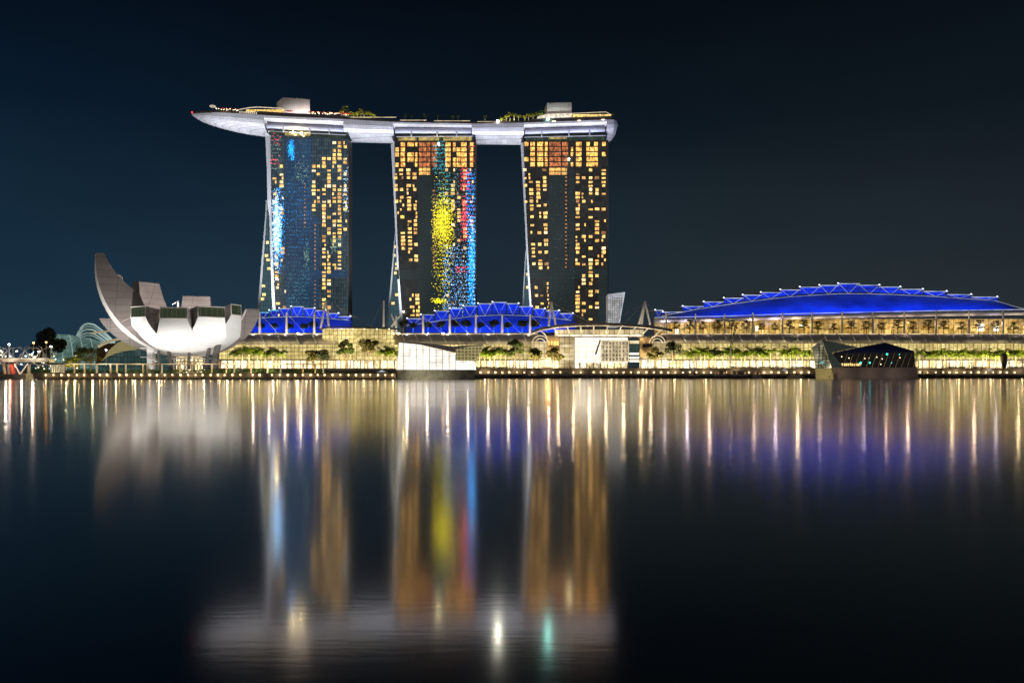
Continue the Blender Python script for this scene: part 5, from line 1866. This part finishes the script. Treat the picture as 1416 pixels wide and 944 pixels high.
# ------------------------------------------------------------------ left shore: bridge, domes, canopy
def domes():
    Yd = 830.0
    root = empty('glass_dome', P(110, 500, Yd), 'wide low ribbed glass dome glowing pale green behind the bridge', 'conservatory')
    b = MB()
    rows = []
    for k in range(13):
        t = k / 12
        row = []
        for q in range(19):
            s = q / 18
            px = 68 + (172 - 68) * s
            topy = lerp([(68, 478), (74, 465), (82, 461.4), (100, 463.4), (122, 467), (145, 474), (160, 484), (172, 498)], px)
            row.append(P(px, 510 + (topy - 510) * math.sin(t * math.pi / 2), Yd + 45 * (1 - math.cos(t * math.pi / 2)) - 20 * math.sin(s * math.pi)))
        rows.append(row)
    b.sheet(rows)
    b.build('shell', M['dome_glass'], root, smooth=True)
    for k in range(7):
        b = MB()
        px = 74 + k * 14.5
        pts = []
        for q in range(9):
            t = q / 8
            p2 = px - 8 * t
            topy = lerp([(68, 478), (74, 465), (82, 461.4), (100, 463.4), (122, 467), (145, 474), (160, 484), (172, 498)], p2)
            s = (p2 - 68) / 104
            pts.append(P(p2, 510 + (topy - 510) * math.sin(t * math.pi / 2), Yd + 45 * (1 - math.cos(t * math.pi / 2)) - 20 * math.sin(max(0, s) * math.pi) - .6))
        b.tube(pts, .22, 4)
        b.build('rib', M['dome_rib'], root)
    Yc = 900.0
    root = empty('glass_dome', P(130, 500, Yc), 'tall arched glass dome with bright curved ribs behind the low dome', 'conservatory')
    b = MB()
    tab = [(104, 480), (106, 466), (110, 456), (116, 449), (122, 447.2), (130, 448.6), (140, 456), (150, 465), (158, 473), (164, 486)]
    rows = []
    for k in range(9):
        t = k / 8
        rows.append([P(104 + 60 * q / 24, 505 + (lerp(tab, 104 + 60 * q / 24) - 505) * math.sin(t * math.pi / 2), Yc + 40 * (1 - math.cos(t * math.pi / 2))) for q in range(25)])
    b.sheet(rows)
    b.build('shell', M['teal_glass'], root, smooth=True)
    for off, r in ((0, 1.0), (4.5, .4), (9, .9), (15, .7), (19, .4)):
        b = MB()
        pts = []
        for q in range(25):
            px = 104 + 60 * q / 24
            f = (px - 104) / 60
            y = lerp(tab, px) + off * (1 - .45 * f)
            pts.append(P(px - off * .25 + off * .3 * f, y, Yc - 3 - off * .5))
        b.tube(pts, r, 6)
        b.build('rib', M['dome_rib'], root)
    # lattice canopy left under the museum
    Y0 = 520.0
    root = empty('lattice_canopy', P(175, 500, Y0), 'gold lattice canopy over teal glass hall left of the lotus museum', 'canopy hall')
    b = MB()
    rows = []
    lo = [(136, 502), (150, 492.5), (165, 487), (185, 483), (215, 482), (235, 484)]
    hi = [(136, 502), (143, 497), (150, 485), (158, 477), (168, 470.5), (180, 467), (200, 465), (235, 464)]
    for k in range(7):
        t = k / 6
        rows.append([P(px, lerp(lo, px) + (lerp(hi, px) - lerp(lo, px)) * t, Y0 + 16 * t) for px in (136, 140, 145, 150, 156, 163, 170, 178, 190, 205, 220, 235)])
    b.sheet(rows)
    b.build('lattice_roof', M['gold_lattice'], root)
    b = MB()
    b.prism([(X(x, Y0 + 1), Z(y, Y0 + 1)) for x, y in [(137, 512), (222, 512), (222, 482.5), (185, 483.6), (165, 487.6), (150, 493), (137, 502.5)]], Y0 + 1, Y0 + 20)
    b.build('glass_wall', M['teal_glass'], root)
    for pts_, r in (([(136, 479.5), (142, 476), (152, 471.5), (165, 468.6), (180, 468), (200, 471)], .8), ([(126, 461), (135, 459.6), (150, 457.6), (165, 458.6), (178, 461), (195, 464)], .6)):
        b = MB()
        b.tube([P(x, y, Y0 - 4) for x, y in pts_], r, 6)
        b.build('arch_beam', M['edge_warm_dim'], root)
    b = MB()
    b.tube([P(158, 469.5, Y0 - 4), P(177, 460.5, Y0 - 4)], .2, 4)
    b.build('tie', M['grey_metal'], root)
    b = MB()
    b.prism([(X(x, Y0 + 26), Z(y, Y0 + 26)) for x, y in [(133, 506), (160, 506), (175, 478), (165, 474), (145, 475), (134, 481)]], Y0 + 26, Y0 + 34)
    b.build('rear_wall', M['brown_brick'], root)


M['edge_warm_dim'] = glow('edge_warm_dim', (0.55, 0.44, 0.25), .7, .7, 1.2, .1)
domes()


def bridge():
    Y0 = 425.0
    root = empty('footbridge', P(20, 500, Y0), 'tubular footbridge with helix of steel struts lit along its deck', 'bridge')
    xa, xb = X(-70, Y0), X(72, Y0)
    b = MB()
    b.box(xa, xb, Y0 - 3, Y0 + 3, Z(500.5, Y0), Z(496.5, Y0))
    b.build('deck', M['concrete'], root)
    b = MB()
    b.box(xa, xb, Y0 - 3.3, Y0 - 3.02, Z(496.6, Y0), Z(495.3, Y0))
    b.build('deck_light', M['edge_warm'], root)
    zc, r = Z(492, Y0), 4.9
    for ph, rad in ((0, 1), (math.pi, 1), (math.pi / 2, .86), (-math.pi / 2, .86)):
        b = MB()
        pts = []
        n = 90
        for k in range(n + 1):
            x = xa + (xb - xa) * k / n
            a = ph + (1 if rad == 1 else -1) * (x - xa) / 17 * 2 * math.pi
            pts.append((x, Y0 + r * rad * math.cos(a), zc + r * rad * math.sin(a)))
        b.tube(pts, .17, 4)
        b.build('helix_tube', M['grey_metal'], root)
    x = xa
    while x < xb:
        b = MB()
        pts = [(x, Y0 + r * math.cos(2 * math.pi * k / 14), zc + r * math.sin(2 * math.pi * k / 14)) for k in range(15)]
        b.tube(pts, .1, 4)
        b.build('ring', M['grey_metal'], root)
        x += 5
    for pts_, mt in (([(13, 502, 12, 517)], 'concrete'), ([(16.5, 503, 18.5, 517)], 'red_lit_pier'), ([(40.5, 503, 39.5, 517)], 'concrete'), ([(5, 502, 7, 517)], 'tan_wall')):
        for a, p, c, q in pts_:
            b = MB()
            b.tube([P(a, p, Y0), P(c, q, Y0)], .75 if mt != 'red_lit_pier' else 1.1, 8)
            b.build('pier', M[mt], root)
    for a, c in ((20, 27.5), (38.5, 27.5)):
        b = MB()
        b.tube([P(a, 502.5, Y0 - 2), P(c, 517.5, Y0 - 2)], .3, 5)
        b.build('strut', M['white_metal'], root)
    b = MB()
    b.box(xa, X(35.5, Y0 - 8), Y0 - 8, Y0 + 8, -.5, Z(517, Y0 - 8))
    b.box(X(36, Y0), X(45.5, Y0), Y0 - 4, Y0 + 6, -.5, Z(516.5, Y0 - 8))
    b.build('pile_cap', M['concrete'], root)
    rnd = random.Random(6)
    for k in range(16):
        px = rnd.uniform(0, 66)
        b = MB()
        b.ball(P(px, rnd.choice((486, 490, 493)) + rnd.uniform(-1, 1), Y0 + rnd.uniform(-1, 3)), rnd.uniform(.25, .5))
        b.build('lamp', M['bulb_soft'] if k % 3 else M['bulb_cool'], root)
    point('pier_lamp', P(14, 510, Y0 - 6), 700, (1, .35, .2), .4)
    point('bridge_lamp', P(8, 494, Y0 - 7), 2200, (1, .9, .7), .4)
    point('bridge_lamp', P(45, 494, Y0 - 7), 2200, (1, .9, .7), .4)
    point('bridge_lamp', P(30, 506, Y0 - 9), 900, (1, .8, .55), .4)
    # street lamps
    for px, py, Yd, mt, lab, pb in ((12.6, 476.5, 428, 'bulb_white', 'tall lamp post with cold white lamp, leftmost above the bridge', 499), (70.5, 479.5, 440, 'bulb_white', 'lamp post with cold bluish lamp at the right end of the bridge', 497),
                                    (46.5, 474.5, 470, 'bulb_orange', 'lamp post with orange lamp in the middle of the bridge', 500), (63.8, 473.6, 480, 'bulb_orange', 'lamp post with orange lamp before the big dark tree', 500), (146.7, 484.4, 500, 'bulb_white', 'lamp post with cold white lamp before the gold lattice canopy', 504)):
        root = empty('street_lamp', P(px, pb, Yd), lab, 'street lamp')
        b = MB()
        b.tube([P(px, pb + 2, Yd), P(px, py, Yd)], .2, 5, .12)
        b.build('pole', M['white_metal'], root)
        b = MB()
        b.ball(P(px, py - .6, Yd - .3), .42, 1.2, 1, .7)
        b.build('lamp_head', M[mt], root)


M['bulb_cool'] = glow('bulb_cool', (0.6, 0.85, 1.0), 4)
bridge()


def left_green():
    put(broad_tree(25, 9.5, 501, M['leaf_dark'], 'big dark tree rising behind the bridge at the far left', n=6500, leaf=.8, trunk_f=.28, flat=.8), 67.5, 520, 6.5)
    put(broad_tree(8, 3.6, 502, M['leaf_lime'], 'bright lime uplit tree at the right end of the bridge', n=900, leaf=.35, trunk_f=.3), 92, 432, ZL + .5)
    put(broad_tree(8.5, 3.2, 503, M['leaf_lime'], 'bright lime uplit tree right beside another lime tree', n=900, leaf=.35, trunk_f=.3), 103, 434, ZL + .5)
    put(broad_tree(15, 5, 504, M['leaf'], 'dark green tree before the low dome, left one of two', n=1200, leaf=.45, trunk_f=.3), 109, 480, 4)
    put(broad_tree(14.5, 6, 505, M['leaf_olive'], 'olive lit tree before the low dome, right one of two', n=1200, leaf=.45, trunk_f=.3), 126, 482, 4)
    put(broad_tree(9, 5, 506, M['leaf_olive'], 'low olive tree seen through the bridge struts', n=800, leaf=.4, trunk_f=.25), 58, 470, 5)
    for px, Y, e in ((92, 425, 3800), (103, 426, 3800), (128, 472, 4000), (109, 470, 500), (60, 460, 900)):
        point('tree_uplight', (X(px, Y), Y, 4.2), e, (1, .85, .4), .3)
    b = MB()
    b.box(X(0, 455), X(75, 455), 455, 460, -.5, 2.0)
    b.box(X(-200, 760), X(140, 760), 700, 760, -.5, 4.5)
    tag(b.build('embankment', M['paving']), kind='structure')
    rnd = random.Random(12)
    b = MB()
    cents = [((X(px, 458), 458, 4.4), 3.4, 1.5, 2.6) for px in range(36, 74, 5)]
    leafcloud(b, cents, 900, .4, rnd)
    tag(b.build('hedge', M['hedge'], origin=(X(55, 458), 458, 2)), 'dark green hedge seen under the bridge', 'hedge')
    point('hedge_lamp', (X(66, 448), 449, 3.5), 260, (.6, 1, .3), .3)
    # far shore lights beyond the bridge
    k = 0
    fl = None
    for i in range(26):
        px = rnd.uniform(-4, 128)
        py = rnd.choice((498, 503, 508, 494, 489)) + rnd.uniform(-2, 2)
        b = MB()
        b.ball(P(px, py, 690), rnd.uniform(.4, .8))
        o = b.build('distant_lamp', M[rnd.choice(('bulb_cool', 'bulb_soft', 'bulb_soft'))], origin=P(px, py, 690))
        tag(o, 'tiny distant lamp on the far shore behind the bridge', 'lamp', 'distant lamps behind the bridge')
    # kiosk of white bollards
    root = empty('bridge_landing', P(79, 512, 415), 'cluster of pale lit columns where the bridge meets the promenade', 'shelter')
    for px in (71.5, 74.5, 77.5, 80.5, 84, 87):
        b = MB()
        b.tube([P(px, 515, 415), P(px, 504, 415)], .42, 6)
        b.build('column', M['edge_warm_dim'], root)
    b = MB()
    b.box(X(70, 415), X(96, 415), 411, 419, Z(504, 415), Z(501.6, 415))
    b.build('roof', M['concrete'], root)


left_green()


def pergola():
    Yp = 412.0
    root = empty('pergola', P(300, 515, Yp), 'long promenade pergola of pale posts carrying a thin beam above hedges', 'pergola')
    xa, xb = X(88, Yp), X(545, Yp)
    b = MB()
    b.box(xa, X(452, Yp), Yp - .5, Yp + .5, Z(503.8, Yp), Z(502.7, Yp))
    b.build('beam', M['tan_wall'], root)
    for k, px in enumerate((88, 103, 117, 134, 153, 162, 174, 198, 204, 224, 249, 265, 273, 293, 313, 324, 347, 370, 388, 419, 436, 447)):
        b = MB()
        b.box(X(px, Yp) - .32, X(px, Yp) + .32, Yp - .3, Yp + .3, ZL, Z(503.8, Yp))
        b.build('post', M['edge_warm_dim'] if k % 3 == 0 else M['tan_wall'], root)
    rnd = random.Random(21)
    labs = [(90, 140, 'left end of the pergola'), (146, 200, 'pergola below the gold lattice canopy'), (205, 262, 'pergola below the white bowl of the museum'), (266, 330, 'pergola below the right part of the museum'), (334, 392, 'pergola below the palm row'), (398, 450, 'right end of the pergola')]
    for a, c, lab in labs:
        b = MB()
        cents = []
        px = a
        while px < c:
            cents.append(((X(px, Yp + 3), Yp + 3, ZL + rnd.uniform(.7, 1.3)), 1.6, 1.3, rnd.uniform(.7, 1.3)))
            px += 3
        leafcloud(b, cents, 60 * len(cents), .3, rnd)
        tag(b.build('hedge', M['hedge'], origin=P((a + c) / 2, 515, Yp + 3)), 'bushy green hedge behind the ' + lab, 'hedge')
        for q in range(2):
            point('hedge_lamp', (X(a + (c - a) * (q + .5) / 2, 408), 408.5, ZL + .8), 520, (1, .85, .45), .3)
    for a, c, lab, Y, z in ((455, 545, 'left of the white pavilion', 470, ZL), (660, 700, 'right of the white pavilion', 508, ZR), (1015, 1045, 'beside the docked boats', 508, ZR), (1050, 1084, 'left of the white spiky tent', 508, ZR), (1095, 1122, 'left of the dark pavilion', 508, ZR), (1312, 1335, 'right of the dark pavilion', 508, ZR), (1345, 1365, 'left of the dark rounded sculpture', 508, ZR), (1395, 1416, 'right of the dark rounded sculpture', 508, ZR)):
        b = MB()
        cents = []
        px = a
        while px < c:
            cents.append(((X(px, Y), Y, z + .6), 1.4, 1.0, .7))
            px += 2.6
        leafcloud(b, cents, 45 * len(cents), .3, rnd)
        tag(b.build('hedge', M['hedge'], origin=(X((a + c) / 2, Y), Y, z)), 'low clipped green hedge ' + lab, 'hedge')


pergola()


def edge_lamps():
    rnd = random.Random(31)
    b = MB()
    b.ball((0, 0, 0), .25, 1, 1, 1, 6, 4)
    left = b.build('edge_lamp', M['bulb'], origin=(0, 0, 0))
    tag(left, 'small warm bulb in the row along the low sea wall', 'lamp', 'bulbs along the low sea wall')
    first = True
    px = 64.0
    while px < 545:
        o = left if first else copy_tree(left)
        first = False
        o.location = (X(px, YL), YL - .55, ZL - .75 + rnd.uniform(-.05, .05))
        s = rnd.uniform(.75, 1.25)
        o.scale = (s, s, s)
        px += 10.4 * rnd.uniform(.9, 1.1) if rnd.random() > .06 else 17
    b = MB()
    b.ball((0, 0, 0), .27, 1, 1, 1, 6, 4)
    rt = b.build('edge_lamp', M['bulb'], origin=(0, 0, 0))
    tag(rt, 'small warm bulb in the long row along the tan retaining wall', 'lamp', 'bulbs along the retaining wall')
    first = True
    px = 664.0
    while px < 1416:
        if not 1128 < px < 1272:
            o = rt if first else copy_tree(rt)
            first = False
            o.location = (X(px, YR), YR + 5.4, 3.6 + rnd.uniform(-.1, .1))
            s = rnd.uniform(.7, 1.3)
            o.scale = (s, s, s)
        px += 10.2 * rnd.uniform(.88, 1.12) if rnd.random() > .06 else 18
    for px in range(670, 1420, 44):
        if not 1120 < px < 1275:
            point('wall_lamp', (X(px, 500), 503.2, 4.2), 240, (1, .76, .42), .4)
    for px in range(64, 545, 40):
        point('wall_lamp', (X(px, 398), 397.6, 2.6), 120, (1, .76, .42), .3)


edge_lamps()


def small_things():
    # orange screen
    Y0 = 512.0
    root = empty('lit_screen', P(757.5, 508, Y0), 'tall glowing orange screen standing on the plaza left of the arcade', 'light box')
    b = MB()
    b.box(X(753.8, Y0), X(761.2, Y0), Y0, Y0 + .6, ZR + .8, Z(496.5, Y0))
    b.build('panel', M['orange_screen'], root)
    b = MB()
    b.box(X(753, Y0), X(762, Y0), Y0 - .1, Y0 + .7, ZR, ZR + .8)
    b.build('foot', M['dark_metal'], root)
    # dark sculpture
    Y0 = 509.0
    root = empty('sculpture', P(1389, 512, Y0), 'tall dark rounded sculpture on the promenade at the far right', 'sculpture')
    b = MB()
    c = P(1388.5, 500, Y0)
    b.loft([[(c.x + math.cos(2 * math.pi * k / 14) * r * .75 + dx, Y0 + math.sin(2 * math.pi * k / 14) * r * .6, z) for k in range(14)] for z, r, dx in ((ZR, 1.1, 0), (ZR + 2, 1.9, .1), (ZR + 5, 2.5, -.1), (ZR + 7, 2.7, -.2), (ZR + 8.6, 2.3, -.2), (ZR + 9.3, .9, -.1))])
    b.build('body', M['boat_hull'], root, smooth=True)
    b = MB()
    b.box(c.x - 1.6, c.x + 1.6, Y0 - 1, Y0 + 1, ZR - .05, ZR + .35)
    b.build('plinth', M['dark_concrete'], root)
    # spiky white tents
    for px, py, Yd, w, mat, lab in ((528, 513, 399, 9, 'edge_white', 'white spiky tent on the ledge left of the white pavilion'), (958, 511.5, 501, 6, 'edge_white', 'small white spiky tent on the ledge left of the docked boats'),
                                    (1085, 511.5, 501, 9, 'edge_white', 'white spiky tent on the ledge between hedges and dark pavilion'), (1368, 511, 501, 9, 'edge_white', 'white spiky tent on the ledge near the dark sculpture'), (1137, 501, 452, 7, 'edge_cyan', 'bluish spiky tent glowing inside the lit side of the dark pavilion')):
        root = empty('spiky_tent', P(px, py + 5, Yd), lab, 'tent')
        b = MB()
        c = P(px, py - 1.5, Yd)
        for k in range(8):
            a = 2 * math.pi * k / 8 + .3
            a2 = a + .45
            e = c + Vector((math.cos(a) * w * .36, math.sin(a) * 1.4, -1.4))
            f = c + Vector((math.cos(a2) * w * .07, math.sin(a2) * .3, -.3))
            f2 = c + Vector((math.cos(a - .45) * w * .07, math.sin(a - .45) * .3, -.3))
            b.add([c, f, e, f2], [(0, 1, 2, 3)])
        b.build('canopy', M[mat], root)
        b = MB()
        b.tube([c, P(px, py + 5, Yd)], .12, 5)
        b.build('pole', M['white_metal'], root)
    # boats
    for px, L, h, mt, lab, Yd, cab in ((960, 10, 3.2, 'boat_hull', 'small dark moored boat left of the docked boats', 492, 1), (997, 11, 5.2, 'boat_hull', 'dark work boat docked at the ledge, left of the long boat', 497, 1), (1024, 16, 5.0, 'boat_hull', 'long dark flat roofed boat docked at the ledge', 497, 1),
                                       (1047, 7, 4.4, 'boat_white', 'small pale boat docked right of the long dark boat', 497, 1), (1101, 10.5, 3.0, 'boat_white', 'pale covered boat moored left of the dark pavilion', 493, 1), (736, 10, 2.8, 'boat_hull', 'dark low boat moored below the orange lit screen', 493, 1)):
        root = empty('boat', (X(px, Yd), Yd, 0), lab, 'boat')
        x = X(px, Yd)
        b = MB()
        b.loft([[(x + sx * L / 2, Yd + sy * w, z) for sx, sy, w in ((-1, -1, 1.1), (.55, -1, 1.3), (1, 0, 0), (.55, 1, 1.3), (-1, 1, 1.1))] if z > .4 else [(x + sx * L / 2 * .88, Yd + sy * w * .8, z) for sx, sy, w in ((-1, -1, 1.1), (.55, -1, 1.3), (1, 0, 0), (.55, 1, 1.3), (-1, 1, 1.1))] for z in (-.3, 1.5)])
        b.build('hull', M[mt], root)
        b = MB()
        b.loft([[(x + sx * L * .3 * f, Yd + sy * .9, z) for sx, sy in ((-1, -1), (1, -1), (1, 1), (-1, 1))] for z, f in ((1.5, 1), (.9 + h * .7, .9))])
        b.build('cabin', M['boat_white'] if cab == 1 else M['boat_hull'], root)
        b = MB()
        b.box(x - L * .33, x + L * .33, Yd - 1.2, Yd + 1.2, .9 + h * .7, 1.05 + h * .7)
        b.build('roof', M[mt], root)
        for q in (-1, 0, 1):
            b = MB()
            b.box(x + q * L * .16 - .4, x + q * L * .16 + .4, Yd - .97, Yd - .85, 1.2 + h * .28, 1.2 + h * .52)
            b.build('window', M['win'][3] if q else M['black_glass'], root)
    # dock posts
    for a, c, lab in ((1272, 1292, 'timber jetty posts at the right foot of the dark pavilion'), (702, 722, 'row of dark posts on the ledge right of the palms')):
        root = empty('jetty', P((a + c) / 2, 519, 498), lab, 'jetty')
        b = MB()
        b.box(X(a, 498), X(c, 498), 495, 500, 1.7, 2.2)
        b.build('deck', M['dark_concrete'], root)
        for k in range(6):
            b = MB()
            px = a + (c - a) * k / 5
            b.tube([P(px, 523, 495.5), P(px, 513 if k % 2 else 516, 495.5)], .3, 5)
            b.build('post', M['dark_metal'], root)
    # people on the plaza
    rnd = random.Random(14)
    proto = person_mesh()
    spots = [(836, 'person in dark clothes standing by the rail before the white hall'), (842, 'person in dark clothes walking past the hall doors'), (869, 'person in dark clothes right of the framed glass'), (879, 'person in dark clothes before the teal glass'), (893, 'person in dark clothes near the right wall of the arcade'), (901, 'person in dark clothes beside the yellowish tree'), (815, 'person in dark clothes left of the hall doors'), (789, 'person in dark clothes below the lit shop floors')]
    for i, (px, lab) in enumerate(spots):
        o = proto if i == 0 else copy_tree(proto)
        put(o, px, 514 + rnd.uniform(-3, 3), ZR, rnd.uniform(.95, 1.1), rnd.uniform(0, 6), lab, 'people on the mall plaza')


def person_mesh():
    me = bpy.data.meshes.new('person')
    V = [(0, 0, .95), (0, 0, 1.2), (0, 0, 1.42), (0, 0, 1.52), (0, -.02, 1.66), (0, -.02, 1.76), (.2, 0, 1.4), (.25, .02, 1.12), (.24, -.08, .88), (-.2, 0, 1.4), (-.25, .02, 1.12), (-.24, -.06, .88), (.1, 0, .88), (.11, -.06, .48), (.12, .02, .07), (.12, -.14, .03), (-.1, 0, .88), (-.11, .05, .48), (-.12, .14, .07), (-.12, -.01, .03)]
    E = [(0, 1), (1, 2), (2, 3), (3, 4), (4, 5), (2, 6), (6, 7), (7, 8), (2, 9), (9, 10), (10, 11), (0, 12), (12, 13), (13, 14), (14, 15), (0, 16), (16, 17), (17, 18), (18, 19)]
    rad = [.15, .14, .15, .06, .1, .07, .07, .05, .04, .07, .05, .04, .1, .07, .05, .04, .1, .07, .05, .04]
    me.from_pydata(V, E, [])
    o = bpy.data.objects.new('person', me)
    COL.objects.link(o)
    md = o.modifiers.new('skin', 'SKIN')
    for i, sv in enumerate(me.skin_vertices[0].data if me.skin_vertices else []):
        sv.radius = (rad[i], rad[i])
    if me.skin_vertices:
        me.skin_vertices[0].data[0].use_root = True
    dg = bpy.context.evaluated_depsgraph_get()
    m2 = bpy.data.meshes.new_from_object(o.evaluated_get(dg))
    o.modifiers.clear()
    if len(m2.polygons) > 20:
        o.data = m2
    else:
        b = MB()
        b.tube([(0, 0, 0), (0, 0, .9)], .12, 6, .2)
        b.tube([(0, 0, .9), (0, 0, 1.45)], .2, 6, .24)
        b.ball((0, 0, 1.65), .12)
        x = b.build('person', M['cloth'])
        o.data = x.data
        bpy.data.objects.remove(x)
    o.data.materials.clear()
    o.data.materials.append(M['cloth'])
    for p in o.data.polygons:
        p.use_smooth = True
    return tag(o, 'person in dark clothes', 'person', 'people on the mall plaza')


small_things()
